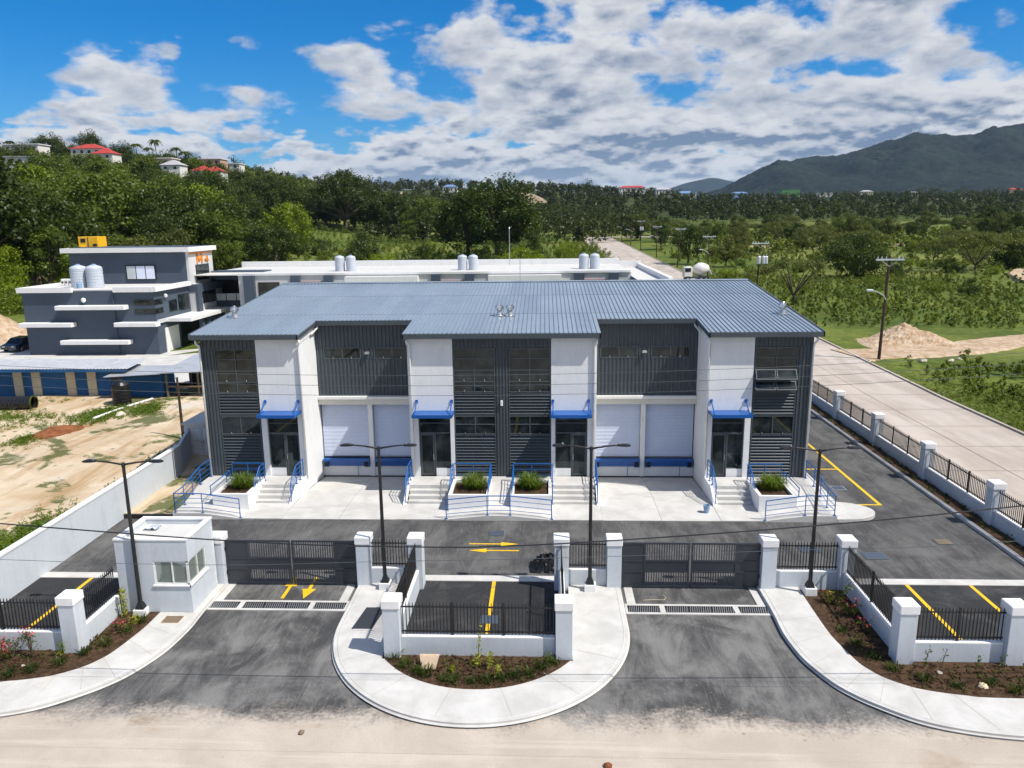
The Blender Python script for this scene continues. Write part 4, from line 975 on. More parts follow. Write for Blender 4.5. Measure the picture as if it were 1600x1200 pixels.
def gate(x0, x1, label):
    x0, x1 = sorted((x0, x1)); g = thing('metal_gate', label, 'gate', ((x0 + x1) / 2, GY, 0), 'dark metal driveway gates'); y = GY
    z0, z1 = .06, 1.80; xm = (x0 + x1) / 2; sol = .82
    for a, b, so in ((x0, xm - .03, 0), (xm + .03, x1, 1)):
        lf = MB().box(a, a + .06, y - .03, y + .03, z0, z1).box(b - .06, b, y - .03, y + .03, z0, z1)
        for z in (z0, .64, 1.06, z1 - .06): lf.box(a + .06, b - .06, y - .028, y + .028, z, z + .06)
        pa, pb = (a + .06, a + sol) if so == 0 else (b - sol, b - .06)
        xe = pb if so == 0 else pa - .06
        for zz0, zz1 in ((z0 + .06, .64), (.70, 1.06), (1.12, z1 - .06)): lf.box(xe, xe + .06, y - .026, y + .026, zz0, zz1)
        leaf = lf.build('gate_leaf', 'gate_metal', g)
        for zz0, zz1 in ((z0 + .06, .64), (.70, 1.06), (1.12, z1 - .06)): MB().box(pa, pb, y - .008, y + .008, zz0, zz1).build('solid_panel', 'gate_metal', leaf)
        ba, bb = (pb + .06, b - .06) if so == 0 else (a + .06, pa - .06)
        MB().box(ba, bb, y - .009, y + .009, .70, 1.06).build('middle_panel', 'gate_metal', leaf)
        mb = MB(); n = int((bb - ba) / .088)
        for i in range(n):
            xx = ba + (bb - ba) * (i + .5) / n
            for zz0, zz1 in ((z0 + .06, .64), (1.12, z1 - .06)): mb.box(xx - .015, xx + .015, y - .012, y + .012, zz0, zz1)
        mb.build('bars', 'gate_metal', leaf, kind='stuff')
        hx = a if so == 0 else b
        for z in (.45, 1.4): MB().tube((hx, y - .03, z), (hx, y - .03, z + .14), .035, 8).build('hinge', 'black_metal', leaf)
gate(-9.84, -4.88, 'dark metal double gate beside the guard house'); gate(4.90, 9.90, 'dark metal double gate in the right driveway')

# ---- guard house
g = thing('guard_house', 'small white flat-roofed guard house with corner windows by the left gate', 'guard house', (-11.35, -11.9, .1))
MB().box(-12.62, -10.1, -12.85, -10.85, .05, .16).build('floor_slab', 'sidewalk', g)
x0, x1, y0, y1 = -12.62, -10.1, -12.87, -10.85
fw = MB().box(x0, x1, y0, y0 + .14, .16, 1.18).box(x0, -11.34, y0, y0 + .14, 1.18, 2.06).box(x0, x1, y0, y0 + .14, 2.06, 2.80).build('front_wall', 'boundary_paint', g)
MB().box(x1 - .14, x1, y0 + .14, y1, .16, 1.18).box(x1 - .14, x1, -11.55, y1, 1.18, 2.06).box(x1 - .14, x1, y0 + .14, y1, 2.06, 2.80).build('side_wall', 'boundary_paint', g)
MB().box(x0, x0 + .14, y0 + .14, y1, .16, 2.80).build('side_wall', 'boundary_paint', g); MB().box(x0 + .14, x1 - .14, y1 - .14, y1, .16, 2.80).build('back_wall', 'boundary_paint', g)
r_ = MB().box(x0 + .14, x1 - .14, y0 + .14, y1 - .14, 2.48, 2.62).build('roof', 'roof_slab', g)
for a, b, c, d in ((x0 - .02, x1 + .02, y0 - .02, y0 + .16), (x0 - .02, x1 + .02, y1 - .16, y1 + .02), (x0 - .02, x0 + .16, y0 + .161, y1 - .161), (x1 - .16, x1 + .02, y0 + .161, y1 - .161)):
    MB().box(a, b, c, d, 2.801, 2.86).build('parapet_cap', 'white_cap', r_)
w = MB().box(-11.34, -11.29, y0 + .02, y0 + .10, 1.18, 2.06).box(-10.72, -10.68, y0 + .02, y0 + .10, 1.23, 2.01).box(-11.29, -10.1, y0 + .02, y0 + .10, 2.01, 2.058).box(-11.29, -10.1, y0 + .02, y0 + .10, 1.182, 1.23).build('window', 'pvc_white', g)
MB().box(-11.29, -10.72, y0 + .05, y0 + .06, 1.23, 2.01).build('pane', 'booth_glass', w); MB().box(-10.68, -10.12, y0 + .05, y0 + .06, 1.23, 2.01).build('pane', 'booth_glass', w)
MB().box(-11.40, -10.06, y0 - .05, y0 - .001, 1.13, 1.18).build('sill', 'white_cap', w)
w = MB().box(x1 - .1, x1 - .02, y0 + .02, y0 + .07, 1.18, 2.06).box(x1 - .1, x1 - .02, -11.60, -11.55, 1.18, 2.06).box(x1 - .1, x1 - .02, -12.2, -12.16, 1.23, 2.01).box(x1 - .1, x1 - .02, y0 + .07, -11.6, 2.01, 2.058).box(x1 - .1, x1 - .02, y0 + .07, -11.6, 1.182, 1.23).build('window', 'pvc_white', g)
MB().box(x1 - .065, x1 - .055, -12.79, -12.2, 1.23, 2.01).build('pane', 'booth_glass', w); MB().box(x1 - .065, x1 - .055, -12.16, -11.6, 1.23, 2.01).build('pane', 'booth_glass', w)
MB().box(x1 + .001, x1 + .05, y0 - .05, -11.50, 1.13, 1.18).build('sill', 'white_cap', w)
MB().box(-12.4, -10.3, -12.72, -12.25, .98, 1.03).build('desk', 'white_trim', g)
MB().box(x1 + .001, x1 + .03, -11.02, -10.98, .3, 2.5).build('conduit', 'pvc_white', g)
g = thing('crumpled_sheet', 'crumpled blue-grey sheet lying on the guard house roof', 'sheet', (-12.0, -11.45, 2.63))
mb = MB(); n = 8
for j in range(n):
    for i in range(n): mb.v.append((-12.25 + .5 * i / (n - 1) + random.uniform(-.03, .03), -11.62 + .34 * j / (n - 1) + random.uniform(-.03, .03), 2.635 + random.uniform(0, .13)))
mb.f = [(a * n + b, a * n + b + 1, a * n + b + n + 1, a * n + b + n) for a in range(n - 1) for b in range(n - 1)]
mb.build('folds', 'tank_grey', g)

# ---- street lamps with two curved arms
def lamp(x, y, z, h, label):
    g = thing('street_lamp', label, 'street lamp', (x, y, z), 'black twin-arm street lamps')
    MB().bbox(x - .21, x + .21, y - .19, y + .19, z - .05, z + .26, .02).build('plinth', 'white_cap', g)
    MB().add([(x - .15, y - .14, z + .26), (x + .15, y - .14, z + .26), (x + .15, y + .14, z + .26), (x - .15, y + .14, z + .26), (x - .07, y - .07, z + .48), (x + .07, y - .07, z + .48), (x + .07, y + .07, z + .48), (x - .07, y + .07, z + .48)],
             [(4, 5, 6, 7), (0, 1, 5, 4), (1, 2, 6, 5), (2, 3, 7, 6), (3, 0, 4, 7)]).build('base_cover', 'black_metal', g)
    MB().tube((x, y, z + .48), (x, y, h - .02), .072, 10, .052).lathe((x, y, h - .06), [(.065, 0), (.07, .08), (.05, .13), (.01, .14)], 10).build('pole', 'black_metal', g, smooth=False)
    for s in (-1, 1):
        a = MB().path([(x, y, h), (x + s * .22, y, h + .04), (x + s * .48, y, h + .085), (x + s * .8, y, h + .115), (x + s * .96, y, h + .125)], [.038, .034, .03, .027, .025], 8).build('arm', 'black_metal', g, smooth=True)
        hd = MB(); xa, xb = x + s * .90, x + s * 1.36
        prof = [(xa, .045, .03), (xa + s * .12, .10, .05), (xa + s * .36, .115, .04), (xb, .06, .015)]
        for xx, hw, ht in prof: hd.v += [(xx, y - hw, h + .10), (xx, y + hw, h + .10), (xx, y + hw * .8, h + .12 + ht), (xx, y - hw * .8, h + .12 + ht)]
        for k in range(3): hd.f += [(4 * k + i, 4 * k + (i + 1) % 4, 4 * k + 4 + (i + 1) % 4, 4 * k + 4 + i) for i in range(4)]
        hd.f += [(3, 2, 1, 0), (12, 13, 14, 15)]
        h_ = hd.build('lamp_head', 'black_metal', g)
        MB().box(xa + s * .14, xa + s * .40, y - .08, y + .08, h + .088, h + .098).build('diffuser', 'insulator', h_)
        MB().tube((xa + s * .10, y, h + .16), (xa + s * .10, y, h + .22), .03, 8).build('sensor', 'galvanised', h_)
lamp(-11.88, -12.98, .1, 5.55, 'black twin-arm street lamp before the guard house'); lamp(-3.77, -10.95, .15, 5.5, 'black twin-arm street lamp between the left gate and middle bay')
lamp(3.73, -10.95, .15, 5.5, 'black twin-arm street lamp between the middle bay and right gate'); lamp(11.56, -11.05, .15, 5.45, 'black twin-arm street lamp by the right flower bed')

# ---- loose things on the ground
g = thing('drain_cover', 'dark corrugated drain cover on pavement left of the middle bay', 'drain cover', (-3.85, -13.2, .15))
MB().prism([(-4.25, -13.95), (-3.5, -13.95), (-3.32, -12.4), (-4.05, -12.4)], .15, .165).build('frame', 'sidewalk', g)
mb = MB()
for i in range(18):
    y = -13.86 + i * .078; o_ = (y + 13.9) * .125
    mb.add([(-4.30 + o_, y, .172), (-3.62 + o_, y, .172), (-3.615 + o_, y + .04, .205), (-4.295 + o_, y + .04, .205), (-3.61 + o_, y + .078, .172), (-4.29 + o_, y + .078, .172)], [(0, 1, 2, 3), (3, 2, 4, 5)])
mb.build('corrugated_sheet', 'gate_metal', g)
g = thing('plastic_heap', 'crumpled heap of black plastic sheeting behind the middle bay', 'plastic sheeting', (2.1, -8.9, 0))
mb = MB(); n = 22; rg = np.random.RandomState(5); hh = rg.rand(n, n)
for j in range(n):
    for i in range(n):
        u, v = i / (n - 1) * 2 - 1, j / (n - 1) * 2 - 1; r = math.hypot(u, v); env = max(0, 1 - r ** 2.2)
        mb.v.append((2.15 + u * .62 * (1 + .12 * hh[j, i]), -8.85 + v * .5 * (1 + .12 * hh[i, j]), .02 + env * (.30 + .33 * hh[j, i]) ))
mb.f = [(a * n + b, a * n + b + 1, a * n + b + n + 1, a * n + b + n) for a in range(n - 1) for b in range(n - 1)]
mb.build('sheeting', 'black_plastic', g)
g = thing('bucket', 'small pale blue bucket on the right loading apron', 'bucket', (9.55, -3.1, .03))
MB().lathe((9.55, -3.1, .03), [(.11, 0), (.15, .34), (.165, .34), (.165, .37), (.14, .37), (.10, .05)], 16).build('pail', 'house_blue', g); MB().path([(9.40, -3.1, .36), (9.42, -3.2, .22), (9.55, -3.27, .16), (9.68, -3.2, .22), (9.70, -3.1, .36)], .006, 5).build('bail', 'galvanised', g)
g = thing('stone_slab', 'tilted tan stone slab set in the middle flower bed', 'stone', (-1.42, -15.85, .13))
MB().add([(-1.62, -16.05, .12), (-1.20, -16.05, .12), (-1.10, -15.85, .46), (-1.70, -15.85, .46), (-1.62, -15.93, .10), (-1.20, -15.93, .10), (-1.10, -15.76, .46), (-1.70, -15.76, .46)],
         [(0, 1, 2, 3), (7, 6, 5, 4), (3, 2, 6, 7), (1, 5, 6, 2), (4, 0, 3, 7), (0, 4, 5, 1)]).build('slab', 'stone_slab', g)
def stone(x, y, z, r, label, m='rock_pale', group=None):
    rg = random.Random(int(x * 97 + y * 31)); mb = MB().lathe((x, y, z), [(r * .75, -.3 * r), (r, .1 * r), (r * .8, .45 * r), (r * .3, .7 * r)], 8)
    mb.v = [(a + rg.uniform(-.2, .2) * r, b + rg.uniform(-.2, .2) * r, c + rg.uniform(-.1, .1) * r) for a, b, c in mb.v]
    tag(mb.build('rock', m, None, org=(x, y, z)), label, 'rock', group)
stone(3.66, -19.95, .03, .11, 'brown clod on the sandy road below the right kerb curve', 'red_soil'); stone(3.52, -20.1, .02, .06, 'small brown clod beside the larger one on the sandy road', 'red_soil')
stone(-4.4, -18.9, .03, .09, 'olive clod on the sandy road at the left driveway', 'old_wood')
stone(14.6, -16.55, .14, .13, 'yellowish stone in the front bed at right', 'house_cream'); stone(13.7, -15.9, .14, .08, 'small pale stone under the right front wall'); stone(-13.9, -16.2, .14, .06, 'small pale stone in the left bed near pink flowers')
g = thing('cable_scrap', 'pale curl of cable lying before the right gate', 'cable', (6.3, -11.3, .01))
MB().path([(5.6, -11.45, .02), (6.0, -11.4, .02), (6.35, -11.42, .02), (6.42, -11.25, .02), (6.36, -11.0, .02)], .012, 5).build('strand', 'beige', g)

# ---- overhead lines across the street
def wire(pts, r, label, m='galvanised'):
    sp = smooth_pts(pts, 6) if len(pts[0]) == 2 else None
    P3 = [tuple(np.array(p)) for p in smooth_pts(pts, 6)]
    tag(MB().path(P3, r, 5).build('overhead_wire', m, None, org=P3[0]), label, 'wire', 'overhead lines across the front street')
for k, (dz, nm) in enumerate(((0, 'topmost'), (-.25, 'middle'), (-.49, 'lowest'))):
    tl = -.12 * k
    wire([(x, -19.0, 9.76 + .0026 * (x - .5) ** 2 + .006 * x + dz + (-tl * .0) + (tl if x < -5 else 0) * 0) for x in range(-42, 46, 6)], .0055, f'{nm} of the three thin wires crossing before the building front', 'slate_frame')
wire([(-46.15, -17.595, 8.831), (-30.106, -17.595, 6.768), (-12.802, -17.595, 5.381), (-5.696, -17.595, 4.877), (-1.342, -17.595, 4.774), (1.18, -17.595, 4.82), (4.618, -17.595, 5.049), (9.087, -17.595, 5.438), (14.359, -17.595, 6.023), (29.486, -17.595, 7.914), (45.53, -17.595, 10.435)], .019, 'thick black cable sagging across the gates', 'black_metal')
wire([(-46.15, -17.825, 5.966), (-12.802, -17.825, 4.43), (-1.456, -17.825, 4.476), (8.858, -17.825, 4.877), (15.734, -17.825, 5.278), (45.53, -17.825, 7.914)], .007, 'thin grey cable below the thick one across the gates', 'slate_frame')

# ================================================================ plants in the beds
def leaf_cloud(rg, centers, radii, n_per, size, up=.25, out=.8, aspect=.62, flat=1.0):
    """numpy leaf quads scattered through clumps; returns V, F"""
    C_ = np.repeat(np.asarray(centers, float), n_per, 0); R_ = np.repeat(np.asarray(radii, float), n_per)
    N = len(C_); d = rg.normal(size=(N, 3)); d /= np.linalg.norm(d, axis=1)[:, None]
    rr = rg.rand(N) ** .45
    P_ = C_ + d * (R_ * rr)[:, None] * np.array([1, 1, flat])
    nrm = d * out + rg.normal(size=(N, 3)) * .55 + np.array([0, 0, up]); nrm /= np.linalg.norm(nrm, axis=1)[:, None]
    t = np.cross(nrm, rg.normal(size=(N, 3))); t /= np.linalg.norm(t, axis=1)[:, None] + 1e-9; b = np.cross(nrm, t)
    s = size * (.6 + .8 * rg.rand(N))[:, None]
    V = np.stack([P_ - t * s, P_ - b * s * aspect, P_ + t * s, P_ + b * s * aspect], 1).reshape(-1, 3)
    return V, np.arange(4 * N).reshape(N, 4)
def np_obj(name, V, F, m, parent=None, loc=None, **kw):
    o = link(bpy.data.objects.new(name, npmesh(name, V, F, m)))
    if parent is not None: o.parent = parent
    if loc is not None: o.location = loc
    return tag(o, **kw)
def tuft(x, y, label, z=.13, r=.13, n=70, m='leaf_dark'):
    g = thing('border_plant', label, 'plant', (x, y, z), 'low green tufts edging the beds')
    blades(x, y, z, n, r * 1.5, r * 1.3, .012).build('blades', m, g, kind='stuff')
for i in range(13):
    t = math.radians(218 + i * 8.6 + random.uniform(-2, 2)); rr = 3.457 - .28 - random.uniform(0, .12)
    tuft(rr * math.cos(t), -13.6 + rr * math.sin(t), f'low dark green tuft edging the middle flower bed, number {i + 1} counted from its left end', r=random.uniform(.10, .17))
for x, y, w_ in ((-11.62, -13.45, 'nearest the lamp'), (-11.75, -14.15, 'second from the lamp'), (-12.05, -14.95, 'third from the lamp'), (-12.4, -15.5, 'at the wall corner'), (-12.85, -16.05, 'below the corner pillar'), (-13.45, -16.45, 'below the pink flowers'), (-14.0, -16.7, 'farthest left but one'), (-14.6, -16.8, 'farthest left')):
    tuft(x, y, f'small green tuft along the left pavement, {w_}')
for i, (x, y) in enumerate(((11.75, -13.6), (11.9, -14.4), (12.1, -15.1), (12.45, -15.75), (13.1, -16.3), (13.9, -16.6), (14.9, -16.4), (15.4, -16.75))):
    tuft(x, y, f'small green tuft in the right flower bed, number {i + 1} counted from the lamp post', r=random.uniform(.09, .15))
def scatter_bed(poly_pts, n, label, seed):
    rg = np.random.RandomState(seed); idx = rg.randint(0, len(poly_pts), n); P_ = np.array(poly_pts)[idx] + rg.normal(size=(n, 2)) * .22
    return [(p[0], p[1], .135) for p in P_]
bedpts = [(x, -15.5 - .1 * k) for x in np.arange(-2.2, 2.3, .3) for k in range(12) if x * x + (-15.5 - .1 * k + 13.6) ** 2 < 3.1 ** 2]
bedl = [(-12.3 - .35 * k, -14.6 - .3 * min(k, 5) + .2 * j) for k in range(9) for j in range(-2, 3) if not (k > 1 and -14.6 - .3 * min(k, 5) + .2 * j > -15.5)] + [(-12.0, y) for y in np.arange(-14.4, -13.2, .2)]
bedr = [(12.1, y) for y in np.arange(-15, -11.3, .2)] + [(12.45, y) for y in np.arange(-15.2, -12, .2)] + [(x, y) for x in np.arange(12.9, 17, .25) for y in (-15.75, -16.1, -16.5)]
for nm_, pp, sd in (('middle', bedpts, 1), ('left', bedl, 2), ('right', bedr, 3)):
    c_ = scatter_bed(pp, 420, nm_, sd); V, F = leaf_cloud(np.random.RandomState(sd), c_, [.05] * len(c_), 7, .035, up=.5); tag(np_obj('soil_clods', V, F, 'soil'), f'crumbly brown soil clods in the {nm_} flower bed', kind='stuff')
    c_ = scatter_bed(pp, 70, nm_, sd + 9); V, F = leaf_cloud(np.random.RandomState(sd), c_, np.random.RandomState(sd).uniform(.03, .10, len(c_)), 16, .028, up=.5); tag(np_obj('weeds', V, F, 'leaf_mid'), f'tiny green weeds in the {nm_} flower bed', kind='stuff')
def flower_bush(x, y, h, r, m, label, nfl=60, nlf=160, z=.13, cat='flowers'):
    rg = np.random.RandomState(int(abs(x * 91 + y * 17)) % 9999); g = thing('flowering_shrub', label, cat, (x, y, z))
    st = MB(); tips = []
    for _ in range(9):
        a = rg.rand() * 6.28; q = r * (.3 + .8 * rg.rand()); tip = (x + q * math.cos(a), y + q * math.sin(a) * .6, z + h * (.45 + .65 * rg.rand())); tips.append(tip)
        st.path([(x, y, z), (x + .4 * (tip[0] - x), y + .4 * (tip[1] - y), z + (tip[2] - z) * .6), tip], [.012, .009, .005], 5)
    st.build('stems', 'bark', g)
    V, F = leaf_cloud(rg, [(t[0] - x, t[1] - y, (t[2] - z) * .75) for t in tips], [r * .34] * 9, nlf // 9, .035); np_obj('foliage', V, F, 'leaf_mid', g, kind='stuff')
    V, F = leaf_cloud(rg, [(t[0] - x, t[1] - y, t[2] - z) for t in tips], [r * .34] * 9, nfl // 9, .028, aspect=.9); np_obj('blossoms', V, F, m, g, kind='stuff')
flower_bush(-14.55, -15.75, .75, .55, 'flower_red', 'pink bougainvillea against the left front wall', 90, 260); flower_bush(-15.35, -15.8, .55, .5, 'flower_orange', 'orange-red bougainvillea at the left edge of the front wall', 70, 220)
flower_bush(-13.9, -15.75, .95, .3, 'flower_red', 'tall pink flowering stem left of the corner pillar', 27, 60)
flower_bush(-12.1, -14.1, .35, .3, 'flower_red', 'small red flowering plant below the wall by the guard house', 40, 50)
flower_bush(12.35, -12.6, .55, .42, 'flower_red', 'red flowering shrub in the right bed below the fence', 60, 260); flower_bush(12.2, -11.7, .45, .35, 'flower_red', 'dark red flowering plant near the right lamp post', 27, 160)
flower_bush(12.45, -13.6, .5, .3, 'flower_red', 'sparse red flowering plant farther down the right bed', 40, 60)
def leafy_stem(x, y, h, label, m='leaf_yellow', z=.13, r=.16, n=90, lean=.1):
    rg = np.random.RandomState(int(abs(x * 71 + y * 29)) % 9999); g = thing('leafy_plant', label, 'plant', (x, y, z))
    MB().path([(x, y, z), (x + lean * .4, y, z + h * .5), (x + lean, y, z + h)], [.014, .011, .006], 5).build('stem', 'bark', g)
    k = max(3, int(h / .14)); cs = [(lean * (i + 1) / k, 0, h * (i + 1) / k) for i in range(k)]
    V, F = leaf_cloud(rg, cs, [r * (.7 + .5 * rg.rand()) for _ in cs], n // k, .055, aspect=.35); np_obj('foliage', V, F, m, g, kind='stuff')
leafy_stem(.05, -15.75, 1.25, 'tall slender plant with pale leaves in the middle bed', n=70, r=.10, lean=.12); leafy_stem(-.02, -15.85, .3, 'short yellow-green plant in the middle bed', r=.2)
leafy_stem(.35, -15.95, .42, 'yellow-green plant right of the tall slender one', r=.14); leafy_stem(.62, -16.45, .35, 'pale yellow plant near the middle bed edge', r=.12)
leafy_stem(-.75, -16.2, .16, 'low sprig beside the tan stone slab', 'leaf_bright', r=.16, n=40); leafy_stem(2.1, -15.8, .4, 'thin sparse sprig at the right end of the middle bed', 'leaf_mid', r=.1, n=24)
leafy_stem(-12.38, -13.15, .95, 'yellow-green columnar croton beside the guard house', r=.15, n=200, lean=.0)
leafy_stem(-11.9, -13.6, .2, 'low yellow-green plant in front of the croton', r=.2, n=60); leafy_stem(-13.15, -15.65, .45, 'leafy green sprig beside the corner pillar', 'leaf_bright', r=.18, n=50, lean=.2)
leafy_stem(12.15, -11.9, .9, 'arching yellow-green shrub in the right bed', 'leaf_bright', r=.2, n=120, lean=.5); leafy_stem(11.95, -11.75, .35, 'yellow plant by the right lamp post', r=.2, n=70)
for x, w_ in ((13.4, 'nearest the corner pillar'), (13.9, 'second from the corner pillar'), (14.9, 'third from the corner pillar'), (15.6, 'farthest from the corner pillar')): leafy_stem(x, -15.62, .6 if x < 14 else .35, f'thin climbing sprig on the right front wall, {w_}', 'leaf_mid', r=.13, n=26, lean=.1)
# weeds along the strip by the side-road wall
V, F = leaf_cloud(np.random.RandomState(2), [(21.2 + random.uniform(-.25, .3), y, .14) for y in np.arange(-9, 34, .5)], [random.uniform(.08, .22) for _ in np.arange(-9, 34, .5)], 26, .05)
tag(np_obj('weeds', V, F, 'leaf_dark'), 'dark weeds along the foot of the side-road wall', 'weeds', kind='stuff')

# ================================================================ the office block behind on the left and its long wing
M4 = thing('office_building', 'slate-blue and white office block with white fins and M4 sign', 'building', (-44, 45, 0))
def bp(name, m, x0, x1, y0, y1, z0, z1, p=M4): return MB().box(x0, x1, y0, y1, z0, z1).build(name, m, p)
bp('wall', 'slate_blue', -51, -37.3, 38.6, 46.3, -.2, 6.9); bp('wall', 'slate_blue', -50.4, -37.3, 46.31, 52.4, -.2, 10.4)
bp('roof', 'roof_slab', -50.9, -37.4, 38.7, 46.3, 6.902, 7.0); bp('rear_wall', 'slate_blue', -50.4, -37.3, 52.41, 56, -.2, 7.7)
for x0, x1 in ((-51.3, -45.6), (-41.3, -37.25)): bp('parapet', 'white_trim', x0, x1, 38.25, 38.62, 6.78, 7.28)
bp('parapet', 'white_trim', -51.3, -50.9, 38.63, 46.2, 6.8, 7.28); bp('parapet', 'white_trim', -37.32, -36.9, 38.3, 46.2, 6.8, 7.28)
for x0, x1, z in ((-47.2, -40.0, 5.08), (-51.2, -45.65, 3.35), (-41.3, -36.9, 3.35), (-47.1, -39.95, 1.56)): MB().bbox(x0, x1, 37.7, 38.598, z, z + .42, .05).build('fin', 'white_trim', M4)
ur = bp('upper_roof', 'white_trim', -51, -36.6, 45.7, 52.8, 10.45, 10.95); bp('roof_deck', 'slate_blue', -50.3, -37, 46.3, 52.3, 10.952, 10.99, ur)
w = MB().box(-44.1, -40.8, 46.2, 46.309, 7.45, 9.05).build('window', 'dark_opening', M4)
for k in range(3): bp('pane', 'roller' if k else 'insulator', -44.0 + k * 1.07, -43.04 + k * 1.07, 46.17, 46.2, 7.55, 8.95, w)
# corner slot windows, wall lamp, downpipe
for z in (5.45, 4.55):
    o_ = MB().box(-39.4, -37.28, 38.56, 38.599, z, z + .52).box(-37.299, -37.26, 38.56, 40.2, z, z + .52).build('window', 'window_glass', M4)
MB().lathe((-44.5, 38.4, 6.0), [(.05, -.25), (.22, -.1), (.22, .15), (.05, .25)], 10).build('wall_lamp', 'pvc_white', M4); MB().tube((-41.5, 38.5, 6.6), (-41.5, 38.5, 0), .07, 8).build('downpipe', 'slate_blue', M4)
MB().lathe((-37.1, 40.6, 6.2), [(.05, -.2), (.18, -.1), (.18, .1), (.05, .2)], 10).build('wall_lamp', 'pvc_white', M4)
# flank towards the warehouse
bp('white_band', 'pale_wall', -37.298, -37.1, 38.7, 46.2, 3.55, 3.9); bp('white_flank', 'pale_wall', -37.298, -37.0, 46.3, 52.4, 6.9, 10.44)
bp('orange_band', 'orange_paint', -36.998, -36.97, 46.5, 52.2, 10.15, 10.35)
w = MB().box(-36.998, -36.95, 47.8, 51.2, 7.2, 8.95).build('window', 'dark_opening', M4)
for k in range(3): bp('pane', 'window_glass', -36.95, -36.93, 47.9 + k * 1.1, 48.9 + k * 1.1, 7.3, 8.85, w)
def stroke(pts, w_=.13):
    mb = MB()
    for (a, b) in zip(pts[:-1], pts[1:]):
        d = Vector((b[0] - a[0], b[1] - a[1])); d.normalize(); n_ = Vector((-d.y, d.x)) * w_
        v = []
        for px in (-36.995, -36.88):
            v += [(px, p[0] + q * n_.x, p[1] + q * n_.y) for p in (a, b) for q in (-1, 1)]
        mb.add(v, [(0, 1, 3, 2), (4, 6, 7, 5), (0, 2, 6, 4), (1, 5, 7, 3)])
    return mb
stroke([(48.3, 9.1), (48.3, 10.05), (48.9, 9.4), (49.5, 10.05), (49.5, 9.1)]).build('letter_m', 'orange_paint', M4)
stroke([(50.9, 9.1), (50.9, 9.85), (50.3, 9.35), (51.2, 9.35)], .09).build('digit_four', 'orange_paint', M4)
# lower flank: entrance canopy, roller door, columns, framed windows
bp('entrance_canopy', 'white_trim', -37.29, -34.6, 40.5, 54, 3.52, 3.86)
d = bp('roller_door', 'white_trim', -37.298, -37.22, 40.1, 43.0, 0, 2.9)
for k in range(4): bp('column', 'slate_blue', -35.4, -35.0, 44 + k * 1.5, 44.5 + k * 1.5, 0, 3.52)
for k in range(3): bp('column', 'white_trim', -35.3, -35.0, 50.6 + k * 1.2, 51 + k * 1.2, 0, 3.52)
bp('dark_lobby', 'dark_opening', -37.298, -37.2, 43.6, 54, .1, 3.4); bp('flank_wall', 'pale_wall', -37.298, -36.6, 46.4, 54, 3.87, 6.9)
bp('frame_beam', 'slate_blue', -37.29, -36.3, 46.35, 54.3, 6.9 - .9, 6.898); bp('frame_post', 'slate_blue', -36.6, -36.3, 46.35, 47.3, 3.87, 5.99)
bp('window', 'window_glass', -36.6, -36.55, 48, 51.5, 4.6, 5.95); bp('window', 'window_glass', -37.298, -37.25, 41.5, 43.2, 4.4, 5.6); bp('window', 'window_glass', -37.298, -37.25, 43.6, 46.0, 4.3, 6.0)
# balcony linking to the wing
bp('balcony_slab', 'slate_blue', -36.6, -30.5, 51.5, 54, 3.9, 4.6); bp('balcony_recess', 'dark_opening', -37.0, -30.6, 53.5, 54, 3.9, 7.0)
for k in range(5): bp('balustrade_panel', 'insulator', -36.5 + k * 1.2, -35.4 + k * 1.2, 51.45, 51.49, 4.6, 5.4)
bp('link_beam', 'slate_blue', -36.9, -30.6, 51.4, 54, 7.0, 7.99)
WG = thing('workshop_wing', 'long pale flat-roofed wing with slate pilasters behind the warehouse roof', 'building', (-10, 50, 0))
def wp(*a): return bp(*a, p=WG)
wp('wall', 'pale_wall', -31.9, 11.5, 47, 62, -.2, 7.75); wp('wall', 'slate_blue', 11.5, 14.2, 36.5, 62, -.2, 7.3)
wp('roof', 'roof_slab', -37.2, 11.4, 47.3, 61.8, 7.752, 7.85); wp('roof', 'roof_slab', 11.5, 14.2, 36.8, 61.8, 7.302, 7.36)
wp('parapet', 'white_trim', -37.2, 11.6, 61.5, 62.1, 7.6, 8.55); wp('parapet', 'white_trim', -31.95, 11.4, 46.85, 47.3, 7.753, 7.98)
wp('parapet', 'white_trim', 11.3, 14.3, 36.3, 36.75, 7.3, 7.75); wp('parapet', 'white_trim', 13.9, 14.35, 36.76, 61.49, 7.3, 7.9); wp('parapet', 'white_trim', 11.61, 14.35, 61.5, 62.1, 7.3, 8.2)
for a, b in ((-31.2, -30.0), (-25.9, -24.9), (-22.2, -21.2), (-10.3, -9.3), (-6.6, -5.6), (5.3, 6.4), (9.1, 10.1)): wp('pilaster', 'slate_blue', a, b, 46.5, 46.998, 0, 7.75)
for a, b in ((-24.9, -22.2), (-9.3, -6.6), (6.4, 9.1)): wp('spandrel', 'red_brown', a, b, 46.8, 46.998, 6.7, 7.0)
for a, b in ((-19.7, -11.7), (-4.0, 3.9)):
    f_ = MB().box(a, b, 45.9, 46.998, 7.0, 7.6).box(a, a + .6, 45.9, 46.998, 3.5, 6.999).box(b - .6, b, 45.9, 46.998, 3.5, 6.999).build('window_surround', 'white_trim', WG)
    wp('window', 'window_glass', a + .6, b - .6, 46.8, 46.999, 3.6, 6.95)
wp('window', 'window_glass', -29.6, -27.4, 46.9, 46.999, 5.0, 6.9); wp('window', 'dark_opening', -29.7, -27.3, 46.95, 46.9985, 4.9, 7.0)
mb = MB().tube((-2.3, 60, 7.85), (-2.3, 60, 12.4), .045, 6).lathe((-2.3, 60, 12.35), [(.06, 0), (.12, .1), (.05, .25)], 8); mb.build('mast', 'galvanised', WG)
